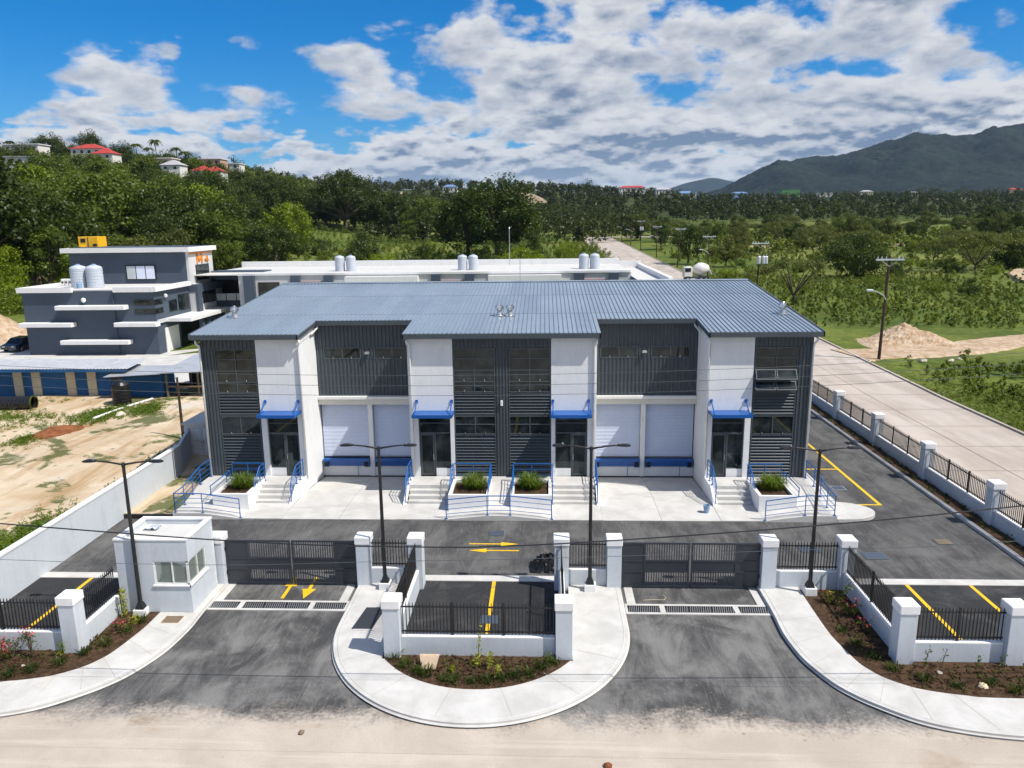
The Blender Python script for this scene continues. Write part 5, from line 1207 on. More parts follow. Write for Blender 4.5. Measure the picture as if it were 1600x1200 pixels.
def water_tank(x, y, z, r, h, label):
    g = thing('water_tank', label, 'water tank', (x, y, z), 'grey plastic roof tanks'); prof = [(r * .96, 0)]
    for k in range(7): prof += [(r, h * (k + .08) / 7), (r, h * (k + .78) / 7), (r * .965, h * (k + .86) / 7), (r * .965, h * (k + .98) / 7)]
    MB().lathe((x, y, z), prof, 20).build('barrel', 'tank_grey', g); MB().lathe((x, y, z), [(r * 1.0, h), (r * .85, h + r * .22), (r * .4, h + r * .38), (r * .3, h + r * .40)], 20).build('dome', 'tank_grey', g)
    MB().lathe((x, y, z), [(r * .3, h + r * .40), (r * .3, h + r * .52), (r * .05, h + r * .55)], 14).build('lid', 'house_blue', g)
for x, y, z, r, h, lab in ((-21.75, 52, 7.85, .56, 1.55, 'left tank of the left pair on the long wing roof'), (-20.45, 52, 7.85, .56, 1.55, 'right tank of the left pair on the long wing roof'),
                           (-7.4, 52, 7.85, .55, 1.5, 'left tank of the middle pair on the long wing roof'), (-6.15, 52, 7.85, .55, 1.5, 'right tank of the middle pair on the long wing roof'),
                           (6.6, 52, 7.85, .56, 1.5, 'left tank of the right pair on the long wing roof'), (7.85, 52, 7.85, .56, 1.5, 'right tank of the right pair on the long wing roof'),
                           (-46.9, 42, 7.0, .82, 2.0, 'left large tank on the slate office block roof'), (-45.2, 42, 7.0, .82, 2.0, 'right large tank on the slate office block roof')):
    water_tank(x, y, z, r, h, 'grey ' + lab)
tag(MB().lathe((-46.3, 40.9, 7.0), [(.22, 0), (.28, .5), (.24, .55), (.05, .56)], 12).build('blue_drum', 'house_blue', None, org=(-46.3, 40.9, 7)), 'small bright blue drum before the large roof tanks', 'drum')
for k in range(6): 
    x = -50.2 + k * .42; g = thing('air_conditioner', 'row of white air conditioner units along the office roof edge', 'air conditioner', (x, 44.5 - .1 * k, 7.0), 'roof air conditioners')
    MB().bbox(x - .17, x + .17, 44.2, 44.7, 7.02, 7.75, .03).build('casing', 'pvc_white', g); MB().tube((x + .02, 44.195, 7.4), (x + .02, 44.18, 7.4), .13, 10).build('fan_grille', 'slate_frame', g)
g = thing('generator', 'yellow boxed generator on the topmost office roof', 'generator', (-50, 50.5, 10.99))
MB().bbox(-51.2, -48.9, 49.6, 51.4, 11.0, 12.15, .04).build('cabinet', 'generator_yellow', g)
for a, b, c, d in ((-50.9, -50.35, 11.5, 11.95), (-49.5, -49.05, 11.1, 11.35)): MB().box(a, b, 49.56, 49.598, c, d).build('vent', 'dark_opening', g)
MB().box(-50.08, -50.0, 49.55, 49.598, 11.02, 12.12).build('door_edge', 'slate_frame', g)

# ================================================================ the dirt lot
SH = thing('blue_shed', 'long low blue shed with beige stripes and zinc roof', 'shed', (-40, 21.5, .1))
def sp_(name, m, *b): return MB().box(*b).build(name, m, SH)
sp_('wall', 'shed_blue', -62, -30.6, 20.6, 22.6, 0, 2.35)
for x in (-60, -57, -53, -50, -46.5, -44.2, -39.9, -38.4, -35.6, -33.9): sp_('beige_pilaster', 'beige', x, x + .72, 20.52, 20.598, .05, 2.1)
sp_('doorway', 'dark_opening', -32.0, -31.2, 20.55, 20.598, .05, 2.1)
rf = MB()
for i in range(120):
    xa = -62.5 + i * .27
    rf.add([(xa, 19.6, 2.50), (xa + .135, 19.6, 2.56), (xa + .27, 19.6, 2.50), (xa, 22.8, 2.72), (xa + .135, 22.8, 2.78), (xa + .27, 22.8, 2.72)], [(0, 1, 4, 3), (1, 2, 5, 4)])
rf.build('zinc_roof', 'zinc', SH); sp_('fascia', 'shed_blue', -62.4, -30.2, 19.62, 19.68, 2.28, 2.48)
AN = thing('shed_annex', 'small blue annex with rusty zinc lean-to roof', 'shed', (-29.5, 20.8, .1))
MB().box(-30.55, -27.8, 20.4, 22.4, 0, 2.0).build('wall', 'shed_blue', AN)
MB().add([(-31.6, 18.9, 2.0), (-27.4, 19.3, 2.15), (-27.2, 22.0, 2.35), (-31.2, 22.0, 2.3), (-31.6, 18.9, 2.04), (-27.4, 19.3, 2.19), (-27.2, 22.0, 2.39), (-31.2, 22.0, 2.34)], [(3, 2, 1, 0), (4, 5, 6, 7), (0, 1, 5, 4), (1, 2, 6, 5)]).build('zinc_roof', 'zinc', AN)
SK = thing('open_shack', 'open wooden shack with sagging zinc roof beside the warehouse', 'shack', (-25.5, 21.5, .1))
for x, y in ((-27.2, 19.9), (-24.9, 20.3), (-23.2, 20.6), (-27.2, 24), (-23.2, 24)): MB().box(x - .06, x + .06, y - .06, y + .06, 0, 2.2).build('post', 'old_wood', SK)
MB().box(-27.4, -23, 24.0, 24.1, 0, 2.3).build('back_wall', 'dark_opening', SK); MB().box(-27.3, -23.1, 19.9, 20.0, 1.0, 1.12).build('cross_rail', 'old_wood', SK)  # back wall near black: the shade inside the shack as colour
MB().add([(-27.6, 19.3, 2.2), (-22.6, 19.8, 2.3), (-22.4, 24.6, 2.9), (-26.6, 24.6, 2.9), (-27.6, 19.3, 2.24), (-22.6, 19.8, 2.34), (-22.4, 24.6, 2.94), (-26.6, 24.6, 2.94)], [(3, 2, 1, 0), (4, 5, 6, 7), (0, 1, 5, 4), (1, 2, 6, 5)]).build('zinc_roof', 'zinc', SK)
MB().lathe((-26.4, 20.6, .12), [(.45, 0), (.5, .1), (.45, .22), (.25, .22)], 14).build('old_tyre', 'tyre', SK)
TK = thing('black_tank', 'tall ribbed black plastic tank before the blue shed', 'tank', (-29.75, 17.9, .15)); pr = []
for k in range(6): pr += [(.66, .26 * k), (.66, .26 * k + .17), (.62, .26 * k + .20), (.62, .26 * k + .25)]
MB().lathe((-29.75, 17.9, .12), pr, 18).build('barrel', 'black_plastic', TK); MB().lathe((-29.75, 17.9, .12), [(.66, 1.55), (.5, 1.75), (.24, 1.82), (.22, 1.92), (.02, 1.93)], 18).build('dome', 'black_plastic', TK)
CV = thing('culvert_pipe', 'large black corrugated culvert pipe lying in the dirt lot', 'pipe', (-40, 16.4, .5)); mb = MB(); pts = []; rs = []
for i in range(81): pts.append((-46.5 + i * .136, 16.05 + i * .0052, .62)); rs.append(.50 if i % 2 else .46)
v0 = mb.path(pts, rs, 16); v0.f = v0.f[:-2]; v0.build('pipe_wall', 'black_plastic', CV); MB().tube((-35.66, 16.46, .62), (-35.55, 16.47, .62), .52, 18, cap=False).build('pipe_collar', 'leaf_mid', CV)
for (a, b, w_) in (((-29.2, 13.2), (-28.8, 16.2), 'nearer'), ((-28.75, 16.7), (-28.1, 19.2), 'farther')):
    tag(MB().tube((a[0], a[1], .26), (b[0], b[1], .26), .09, 8).build('plastic_pipe', 'pvc_white', None, org=(a[0], a[1], .2)), f'{w_} of two white plastic pipes lying in the dirt lot', 'pipe')
def heap(name, x, y, rx, ry, h, m, label, cat, seed=1, n=26, z=.05, peaks=((0, 0, 1),)):
    rg = np.random.RandomState(seed); g_ = rg.rand(n, n); mb = MB()
    for j in range(n):
        for i in range(n):
            u, v = i / (n - 1) * 2 - 1, j / (n - 1) * 2 - 1
            e = max(hh * max(0, 1 - math.hypot((u - a) * 1.25, (v - b) * 1.25)) for a, b, hh in peaks); edge = max(0, 1 - max(abs(u), abs(v)) ** 4)
            mb.v.append((x + u * rx, y + v * ry, z - .12 + (h * e + .16 * g_[j, i] * (h ** .5)) * edge))
    mb.f = [(a * n + b, a * n + b + 1, a * n + b + n + 1, a * n + b + n) for a in range(n - 1) for b in range(n - 1)]
    return tag(mb.build(name, m, None, org=(x, y, z)), label, cat)
heap('soil_heap', -29.8, 9.8, 2.0, 3.2, .6, 'red_soil', 'low heap of rust-red soil in the dirt lot', 'soil heap', 4, z=.1)
heap('spoil_heap', 39.6, 43.6, 5.0, 3.6, 2.0, 'spoil', 'pale sandy spoil heap beside the dirt track', 'spoil heap', 8, n=40, z=.5, peaks=((0, .1, 1), (.42, -.05, .62), (-.55, -.1, .35), (.7, -.2, .35)))
heap('sand_heap', -33.5, 6.5, 3.2, 4.5, .35, 'dirt', 'low mound of tan sand in the dirt lot', 'sand heap', 9, z=.1, peaks=((0, 0, 1), (.4, .3, .7)))
heap('embankment', -67, 51, 10, 9, 6.5, 'spoil', 'white cut embankment left of the office block', 'embankment', 3, n=30, z=.3, peaks=((-.5, .3, 1.3), (-.2, .1, .9)))
for i, (x, y) in enumerate(((-27.9, 14.3), (-30.3, 16.2), (36.8, 33.6), (39.4, 33.8), (40.6, 34.6), (-30.9, 19.1))): stone(x, y, .22 if x < 0 else .25, random.uniform(.18, .4), ('pale rubble lump in the dirt lot', 'pale boulder beside the dirt track')[x > 0], group=('rubble in the dirt lot', 'boulders beside the track')[x > 0])
# low grass growing over the lot and verge
def sward(name, pts, m, label, per=18, size=.075, hr=(.12, .26)):
    rg = np.random.RandomState(len(pts)); V, F = leaf_cloud(rg, pts, rg.uniform(hr[0], hr[1], len(pts)), per, size, up=.6, out=.5, aspect=.3); return np_obj(name, V, F, m, label=label, category=None, kind='stuff') if False else tag(np_obj(name, V, F, m), label, kind='stuff')
def blob(cx, cy_, rx, ry, n, z, rg=random): return [(cx + rx * rg.gauss(0, .5), cy_ + ry * rg.gauss(0, .5), z) for _ in range(n)]
pts = []
for cx, cy_, rx, ry, n in ((-44, 18.7, 9, .7, 260), (-36, 14.6, 4, 1.4, 160), (-29.5, 14.6, 1.6, 2.6, 260), (-27, 16.4, 1.4, 2.4, 170), (-30.3, 8.6, 1.2, 2, 120), (-19.6, 4.5, .8, 3.4, 190), (-19.2, -3.5, .7, 3.6, 190), (-20.6, -7, 1.0, 3.2, 150), (-25.4, 19, 2.5, .5, 80), (-33, 12, 3, 2, 60), (-36.5, 9, 3, 2, 60)):
    pts += blob(cx, cy_, rx, ry, n, .30 if cx > -21 else .17)
for cx, cy_, rx, ry, n in ((-46, 19.6, 9, .5, 300), (-29.4, 15.2, 1.5, 2.0, 420), (-27.0, 16.8, 1.3, 2.2, 300), (-19.4, 3.0, .6, 3.0, 320), (-19.3, -2.5, .6, 3.0, 300), (-20.2, -7.5, 1.0, 3.0, 320), (-22.5, -11.5, 1.3, 2.5, 200), (-37, 13.6, 4, 1.0, 260), (-30.6, 8.2, 1.0, 1.6, 160), (-37.5, 11, 4, 2.5, 120)):
    pts += blob(cx, cy_, rx, ry, n, .30 if cx > -21 else .17)
pts = [p for p in pts if p[0] < -17.9]
vp = [(random.uniform(31.95, 38), random.uniform(-16, 33), .10) for _ in range(2600)]; sward('verge_grass', vp, 'leaf_scrub', 'rough grass on the verge beside the side road', per=12, size=.09, hr=(.10, .30))
sward('lot_grass', pts, 'leaf_grass', 'patches of grass in the dirt lot')

# ================================================================ utility poles, vehicles
def utility_pole(x, y, h, label, arm=True, light=False, trafos=0, lean=.0, m='wood_pole', r=.15):
    z = roadz(y) if x > 20 else .15
    g = thing('utility_pole', label, 'utility pole', (x, y, z), 'wooden utility poles'); tx = x + lean
    MB().tube((x, y, z - .3), (tx, y, z + h), r, 9, r * .68).build('pole', m, g)
    if arm:
        a = MB().box(tx - 1.25, tx + 1.25, y - .20, y - .10, z + h - .45, z + h - .30).build('crossarm', 'insulator', g)
        for dx in (-1.1, -.75, -.35, .75, 1.1): MB().tube((tx + dx, y - .15, z + h - .30), (tx + dx, y - .15, z + h - .08), .045, 6).build('insulator_pin', 'insulator', a)
        MB().tube((tx - .8, y - .15, z + h - .4), (tx, y - .12, z + h - 1.0), .025, 5).tube((tx + .8, y - .15, z + h - .4), (tx, y - .12, z + h - 1.0), .025, 5).build('brace', 'galvanised', a)
    if light:
        lx = x + lean * .65; zl = z + h * .62
        a = MB().path([(lx, y - .1, zl - .35), (lx - .25, y - .15, zl + .05), (lx - .8, y - .2, zl + .35), (lx - 1.35, y - .2, zl + .52)], .04, 7).build('light_arm', 'insulator', g)
        MB().bbox(lx - 1.85, lx - 1.25, y - .34, y - .06, zl + .45, zl + .62, .05).build('lamp_head', 'insulator', a)
    for k in range(trafos):
        cx = tx + (-.22, .45, .82)[k]; MB().lathe((cx, y - .42, z + h - 3.3), [(.22, 0), (.26, .05), (.26, 1.0), (.2, 1.08), (.05, 1.1)], 12).build('transformer', 'insulator', g)
        MB().tube((cx, y - .42, z + h - 2.2), (cx, y - .42, z + h - 1.9), .05, 6).build('bushing', 'insulator', g)
utility_pole(33.15, 34.4, 9.6, 'tall wooden utility pole with lamp arm beside the spoil heap', light=True, lean=.15)
utility_pole(33.2, 77, 9.0, 'wooden utility pole with transformer cans rising behind the roof edge', trafos=3, lean=.25)
utility_pole(33.2, 111, 8.6, 'wooden utility pole with lamp arm next to the mixer truck', light=True)
utility_pole(33.2, 145, 9.0, 'wooden utility pole leaning, third along the far side road', lean=.5)
utility_pole(33.2, 179, 8.6, 'wooden utility pole with lamp arm, fourth along the far side road', light=True)
utility_pole(33.2, 215, 9.4, 'wooden utility pole with pale transformers, fifth along the far side road', trafos=2)
utility_pole(33.2, 244, 8.2, 'lamp pole near the far end of the side road, second from its end', arm=False, light=True); utility_pole(33.2, 277, 8.4, 'lamp pole at the far end of the side road', arm=False, light=True)
utility_pole(17.5, 305, 13, 'slim pole left of the far road end', arm=False, r=.12); utility_pole(29, 330, 15, 'slim pole right of the far road end', arm=False, r=.14)
utility_pole(-20.8, 8.9, 3.9, 'short dark pole with insulator behind the left wall', arm=False, r=.10)
MB().lathe((-20.8, 8.75, 4.0), [(.05, 0), (.09, .08), (.04, .2)], 8).build('insulator_knob', 'insulator', bpy.data.objects['utility_pole.010'] if 'utility_pole.010' in bpy.data.objects else None)
g = thing('mixer_truck', 'white cement mixer truck parked on the side road', 'truck', (30.8, 110, roadz(110))); z0 = roadz(110) + .03
MB().box(28.6, 33.0, 109.0, 111.0, z0 + .55, z0 + .9).build('chassis', 'slate_frame', g)
MB().bbox(28.4, 29.9, 108.9, 111.1, z0 + .9, z0 + 2.7, .1).build('cab', 'house_white', g); MB().box(28.55, 29.6, 108.86, 108.899, z0 + 1.8, z0 + 2.5).build('cab_window', 'window_glass', g)
prof = [(.35, 0), (.85, .5), (1.25, 1.3), (1.2, 2.0), (.75, 2.9), (.45, 3.2)]
MB().lathe((0, 0, 0), prof, 16).xf(Matrix.Translation((30.0, 110, z0 + 2.0)) @ Matrix.Rotation(math.radians(82), 4, 'Y')).build('drum', 'house_white', g, smooth=True)
MB().tube((33.1, 110, z0 + 2.4), (33.6, 110, z0 + 1.2), .25, 8).build('chute', 'galvanised', g); MB().tube((28.7, 109.3, z0 + 2.7), (28.6, 109.3, z0 + 3.4), .09, 8).build('exhaust', 'slate_frame', g)
for x in (29.1, 31.6, 32.5):
    for y in (109.0, 110.9):
        wh = MB().tube((x, y - .15, z0 + .48), (x, y + .15, z0 + .48), .48, 16).build('wheel', 'tyre', g); MB().tube((x, y - .17, z0 + .48), (x, y + .17, z0 + .48), .22, 12).build('rim', 'galvanised', wh)
g = thing('parked_car', 'dark car parked beside the slate office block', 'car', (-54.3, 42, .35)); z0 = .36
pr = [(0, .35), (0, .75), (.9, .9), (1.5, 1.38), (3.0, 1.42), (3.7, .95), (4.3, .85), (4.35, .35)]
mb = MB(); n = len(pr); hw = .85
mb.v = [(-54.3 - hw, 40 + a, z0 + b) for a, b in pr] + [(-54.3 + hw, 40 + a, z0 + b) for a, b in pr]
for i in (3, 4): mb.v[i] = (mb.v[i][0] + .16, *mb.v[i][1:]); mb.v[n + i] = (mb.v[n + i][0] - .16, *mb.v[n + i][1:])
mb.f = [tuple(range(n)), tuple(range(2 * n - 1, n - 1, -1))] + [(i, n + i, n + (i + 1) % n, (i + 1) % n) for i in range(n)]; mb.build('body', 'car_paint', g)
MB().add([(-55.0, 40.92, z0 + .93), (-53.6, 40.92, z0 + .93), (-53.72, 41.46, z0 + 1.36), (-54.88, 41.46, z0 + 1.36)], [(0, 1, 2, 3)]).xf(Matrix.Translation((0, -.012, .012))).build('windscreen', 'window_glass', g)
for sx in (-1, 1):
    MB().box(-54.3 + sx * .5 - .16, -54.3 + sx * .5 + .16, 39.985, 40.01, z0 + .58, z0 + .72).build('headlight', 'insulator', g)
    for y in (40.8, 43.5):
        wh = MB().tube((-54.3 + sx * .72, y, z0 + .32), (-54.3 + sx * .88, y, z0 + .32), .32, 16).build('wheel', 'tyre', g); MB().tube((-54.3 + sx * .86, y, z0 + .32), (-54.3 + sx * .89, y, z0 + .32), .18, 10).build('rim', 'galvanised', wh)

# ================================================================ trees
PROTO = {}
def make_tree(key, h, r, trunk_h, nclump, per, leaf, m, seed, shape='round', flat=.8, limb=.5):
    """trunk with limbs and a crown of leaf clumps; base at the origin"""
    rg = np.random.RandomState(seed); cs = []; rs = []; ch = h - trunk_h
    while len(cs) < nclump:
        d = rg.normal(size=3); d /= np.linalg.norm(d); q = rg.rand() ** .38
        if shape == 'umbrella':
            u = rg.rand() ** .5; a = rg.rand() * 6.283; x, y = r * u * math.cos(a), r * u * math.sin(a)
            z = trunk_h + ch * (.62 + .30 * (1 - u * u) - .25 * rg.rand() * (1 - u)); s = ch * rg.uniform(.14, .24)
        elif shape == 'dome':
            u = rg.rand() ** .5; a = rg.rand() * 6.283; x, y = r * u * math.cos(a), r * u * math.sin(a); top = trunk_h + ch * (.94 - .62 * u ** 2.2)
            z = top - ch * .5 * rg.rand() ** 1.6 * (1 - .6 * u); s = r * rg.uniform(.13, .22)
        elif shape == 'bush':
            x, y, z = d[0] * q * r, d[1] * q * r, abs(d[2]) * q * h * .85 + .1 * h; s = r * rg.uniform(.22, .38)
        else:
            x, y, z = d[0] * q * r * (1 - .25 * max(0, d[2])), d[1] * q * r * (1 - .25 * max(0, d[2])), trunk_h + ch * .5 + d[2] * q * ch * .5; s = r * rg.uniform(.20, .36)
        if shape == 'round' and math.sin(x * 1.3 + seed) * math.sin(z * 1.1) * math.sin(y * 1.2 + 1) > .42: continue
        cs.append((x, y, z)); rs.append(s)
    V, F = leaf_cloud(rg, cs, rs, per, leaf, flat=flat, up=.45)
    tr = MB()
    if shape == 'bush':
        for k in range(5):
            c = cs[k]; tr.path([(0, 0, 0), (c[0] * .5, c[1] * .5, c[2] * .6), c], [.06, .04, .02], 5)
    else:
        fk = trunk_h * (.55 if shape == 'umbrella' else .9); R = .028 * h
        tr.path([(0, 0, -.6), (.05 * h * rg.normal() * .2, 0, fk * .5), (0, .03 * h * rg.normal() * .3, fk)], [R * 1.25, R, R * .8], 8)
        for k in rg.choice(len(cs), min(9, len(cs)), replace=False):
            c = cs[k]; tr.path([(0, 0, fk * .93), (c[0] * limb, c[1] * limb, fk + (c[2] - fk) * .55), c], [R * .6, R * .38, R * .12], 6)
    PROTO[key] = (npmesh(key + '_crown', V, F, m), tr.mesh(key + '_trunk', 'bark'))
for k_, a_ in (('round_a', (12, 5.2, 3.2, 52, 150, .21, 'leaf_mid', 1)), ('round_b', (13, 4.8, 3.6, 50, 150, .21, 'leaf_mid', 2)), ('round_c', (10, 5.0, 2.2, 50, 150, .19, 'leaf_bright', 3)),
               ('round_d', (14, 6.4, 3.8, 64, 150, .22, 'leaf_dark', 4)), ('round_e', (11, 5.6, 2.8, 50, 140, .20, 'leaf_olive', 5)), ('round_f', (12, 5.2, 2.8, 54, 150, .20, 'leaf_dark', 6)),
               ('dome', (22, 15, 5.5, 150, 190, .30, 'leaf_dark', 7, 'dome')), ('umbrella_a', (13, 10, 4.0, 100, 130, .22, 'leaf_dark', 17, 'umbrella')), ('umbrella_b', (9, 8.5, 2.2, 80, 120, .17, 'leaf_olive', 8, 'umbrella')), ('umbrella_c', (12, 8.5, 3.0, 100, 150, .19, 'leaf_mid', 18, 'dome')),
               ('bush_a', (3.2, 2.6, 0, 30, 130, .095, 'leaf_bright', 9, 'bush')), ('bush_b', (2.6, 2.2, 0, 28, 130, .085, 'leaf_mid', 10, 'bush')), ('bush_c', (4.2, 3.0, 0, 34, 140, .11, 'leaf_dark', 12, 'bush')), ('bush_d', (3.0, 2.8, 0, 30, 130, .09, 'leaf_olive', 13, 'bush')),
               ('big_dark', (9, 6.0, .6, 90, 150, .16, 'leaf_dark', 14, 'round')), ('sparse', (7, 3.6, 2.4, 30, 70, .11, 'leaf_olive', 15, 'umbrella'))):
    make_tree(k_, *a_)
def palm_proto():
    rg = random.Random(4); mb = MB()
    for k in range(18):
        a = k * 2.4; up = rg.uniform(.2, 1.0); L = 2.6; px = []
        for t in (0, .25, .5, .75, 1): px.append((L * t * math.cos(a), L * t * math.sin(a), 9 + up * 1.6 * t - 2.2 * t * t))
        for i in range(4):
            w = (.35, .5, .45, .25, .05); n_ = (-math.sin(a), math.cos(a))
            mb.add([(px[i][0] - n_[0] * w[i], px[i][1] - n_[1] * w[i], px[i][2] - .15), px[i], (px[i + 1][0], px[i + 1][1], px[i + 1][2]), (px[i + 1][0] - n_[0] * w[i + 1], px[i + 1][1] - n_[1] * w[i + 1], px[i + 1][2] - .15)], [(0, 1, 2, 3)])
            mb.add([(px[i][0] + n_[0] * w[i], px[i][1] + n_[1] * w[i], px[i][2] - .15), px[i], (px[i + 1][0], px[i + 1][1], px[i + 1][2]), (px[i + 1][0] + n_[0] * w[i + 1], px[i + 1][1] + n_[1] * w[i + 1], px[i + 1][2] - .15)], [(3, 2, 1, 0)])
    PROTO['palm'] = (mb.mesh('palm_crown', 'leaf_dark'), MB().path([(0, 0, -.5), (.2, 0, 4), (0, 0, 9)], [.2, .15, .12], 7).mesh('palm_trunk', 'bark'))
palm_proto()
def plant(key, x, y, sc, label, cat='tree', group=None, rz_=None, name='tree', dz=-.15, sz=None):
    crown, trunk = PROTO[key]; z = Tf(x, y) + dz
    o = thing(name, label, cat, (x, y, z), group); o.rotation_euler = (0, 0, random.uniform(0, 6.28) if rz_ is None else rz_); o.scale = (sc * random.uniform(.85, 1.2), sc * random.uniform(.85, 1.2), sc * (sz or random.uniform(.82, 1.18)))
    for nm, me in (('crown', crown), ('trunk', trunk)):
        c = link(bpy.data.objects.new(nm, me)); c.parent = o
    return o
CAMX, CAMY = 2.125, -36.47
def px_of(x, y): return 852 + 1185 * ((x - CAMX) / (y - CAMY)) * 1.0
R_ = random.Random(21)
# named trees
plant('round_c', -67, 168, 1.30, 'bright yellow-green tree standing out on the slope behind the long wing', name='broadleaf_tree')
plant('dome', -83, 292, 1.10, 'huge dark spreading tree with domed crown on the left skyline', name='spreading_tree'); plant('dome', -113, 290, .92, 'large dark spreading tree left of the domed one', name='spreading_tree')
plant('round_d', -66, 300, 1.4, 'dense dark tree right below the domed skyline tree', name='broadleaf_tree'); plant('umbrella_a', -58, 318, 1.2, 'dark spreading tree sloping down right of the domed one', name='spreading_tree')
plant('umbrella_c', -11, 188, 1.30, 'broad umbrella-shaped tree in the middle distance behind the roof tanks', name='spreading_tree')
plant('big_dark', 64, 119, .98, 'round very dark bushy tree in the field', name='dense_bush_tree'); plant('umbrella_b', 90, 124, 1.05, 'wide olive thorn tree with bare limbs at right', name='thorn_tree'); plant('umbrella_b', 103, 127, .85, 'olive thorn tree at the right edge of the field', name='thorn_tree')
plant('sparse', 38, 75, 1.05, 'thin sparse tree just behind the right roof corner', name='thin_tree'); plant('bush_c', 100, 128, 1.6, 'dark bush at the right edge beside the orange bank', name='dense_bush_tree', cat='bush')
plant('round_f', 37, 152, .75, 'dark scrubby tree beside the leaning utility pole', name='broadleaf_tree'); plant('round_e', 44, 143, .7, 'olive scrubby tree right of the leaning utility pole', name='broadleaf_tree')
# the wooded hillside at the left
cnt = 0; spots = []
def free(x, y, d): return all((x - a) ** 2 + (y - b) ** 2 > d * d for a, b in spots)
while cnt < 175:
    x, y = R_.uniform(-235, -8), R_.uniform(84, 318)
    p = px_of(x, y)
    if p < -60 or p > 860: continue
    if y < 100 + .10 * (x + 120) and x > -60: continue
    lo = y < 150 and x > -90
    if not free(x, y, 6.2 if not lo else 5.5): continue
    if p > 385 and y < 262 and R_.random() < .94: continue
    if 430 < p < 640 and y < 300: continue
    spots.append((x, y)); cnt += 1
    left = p < 330
    k = R_.choice(['round_a', 'round_b', 'round_c', 'round_a', 'round_e', 'round_d'] if left else ['round_d', 'round_f', 'round_a', 'round_f', 'round_b'])
    sc = R_.choice((.75, .9, 1.0, 1.15, 1.3, 1.6)) * R_.uniform(.9, 1.1) * (.85 if lo else 1.05 if y < 215 else .92)
    look = {'round_a': 'rounded mid-green tree', 'round_b': 'tall mid-green tree', 'round_c': 'bright yellow-green tree', 'round_d': 'large dark green tree', 'round_e': 'olive-brown tree', 'round_f': 'dark green tree'}[k]
    zone = ('at the left edge of the hillside wood' if p < 70 else 'behind the slate office block' if p < 200 and y < 180 else 'below the red-roofed hilltop house' if p < 200 else 'behind the M4 sign' if y < 190 else 'below the cream and pink hill houses') if left else ('left of the huge domed tree' if p < 440 else 'below the middle ridge right of the domed tree' if p > 640 else 'around the huge domed tree')
    if left: plant(k, x, y, sc, f'{look} {zone}', group='trees of the left hillside wood', name='broadleaf_tree')
    else: plant(k, x, y, sc, f'{look} {zone}', group='trees of the dark wood behind the wing', name='broadleaf_tree')
for i in range(70):      # scrub in front of the wood
    x, y = R_.uniform(-100, 18), R_.uniform(72, 190)
    if px_of(x, y) < 280 or not free(x, y, 2.5): continue
    spots.append((x, y)); k = R_.choice(['bush_a', 'bush_a', 'bush_b', 'bush_c']); plant(k, x, y, R_.uniform(.9, 1.7), {'bush_a': 'bright green bush', 'bush_b': 'mid-green bush', 'bush_c': 'dark green bush'}[k] + (' behind the left roof tanks' if px_of(x, y) < 620 else ' behind the middle roof tanks' if px_of(x, y) < 800 else ' behind the right roof tanks'), cat='bush', group='bushes behind the long wing', name='leafy_bush')
for i in range(14):
    x, y = R_.uniform(-130, -62), R_.uniform(66, 100)
    if free(x, y, 3): spots.append((x, y)); plant(R_.choice(['bush_a', 'bush_b', 'bush_c']), x, y, R_.uniform(1.0, 1.7), 'leafy bush on the bank left of the office block', cat='bush', group='bushes by the office block', name='leafy_bush')
# scrub field on the right
n = 0
while n < 80:
    x, y = R_.uniform(36, 170), R_.uniform(-6, 230)
    p = px_of(x, y)
    if p > 1660 or not free(x, y, 2.6) or (x < 62 and 33 < y < 52) or (x < 46 and 20 < y < 56): continue
    if y < 60 and R_.random() < .45: continue
    spots.append((x, y)); n += 1
    k = R_.choice(['bush_a', 'bush_b', 'bush_b', 'bush_d', 'bush_c', 'bush_a']); zone = 'below the dirt track at the right edge' if y < 34 else 'behind the spoil heap' if y < 75 else 'beside the far side road' if px_of(x, y) < 1200 else 'in front of the round dark tree' if y < 125 else 'beyond the round dark tree'
    plant(k, x, y, R_.uniform(.4, .85) * (1.3 if y > 120 else .8), {'bush_a': 'bright green bush ', 'bush_b': 'mid-green bush ', 'bush_c': 'dark green bush ', 'bush_d': 'olive bush '}[k] + zone, cat='bush', group='bushes of the right-hand field', name='leafy_bush')
n = 0
while n < 60:
    x, y = R_.uniform(38, 260), R_.uniform(150, 330)
    p = px_of(x, y)
    if p > 1660 or not free(x, y, 7): continue
    spots.append((x, y)); n += 1
    k = R_.choice(['umbrella_b', 'round_e', 'round_f', 'umbrella_b', 'round_a'])
    plant(k, x, y, R_.uniform(.55, .95), {'umbrella_b': 'flat-topped olive thorn tree', 'round_e': 'rounded olive tree', 'round_f': 'dark rounded tree', 'round_a': 'mid-green rounded tree'}[k] + (' beside the far side road' if p < 1100 else ' behind the round dark tree' if p < 1400 else ' behind the wide thorn tree'), group='thorn trees beyond the field', name='thorn_tree')
for px_, y, h in ((20, 300, 1.3), (30, 310, 1.1), (228, 330, 1.2), (247, 335, 1.2), (258, 340, 1.5), (290, 330, 1.2), (303, 325, 1.5), (318, 330, 1.3), (275, 335, 1.0)):
    x = CAMX + (px_ - 852) / 1185 * (y - CAMY); plant('palm', x, y, h, 'palm on the left hill skyline among the houses', group='palms on the left hill', name='palm_tree', dz=3)
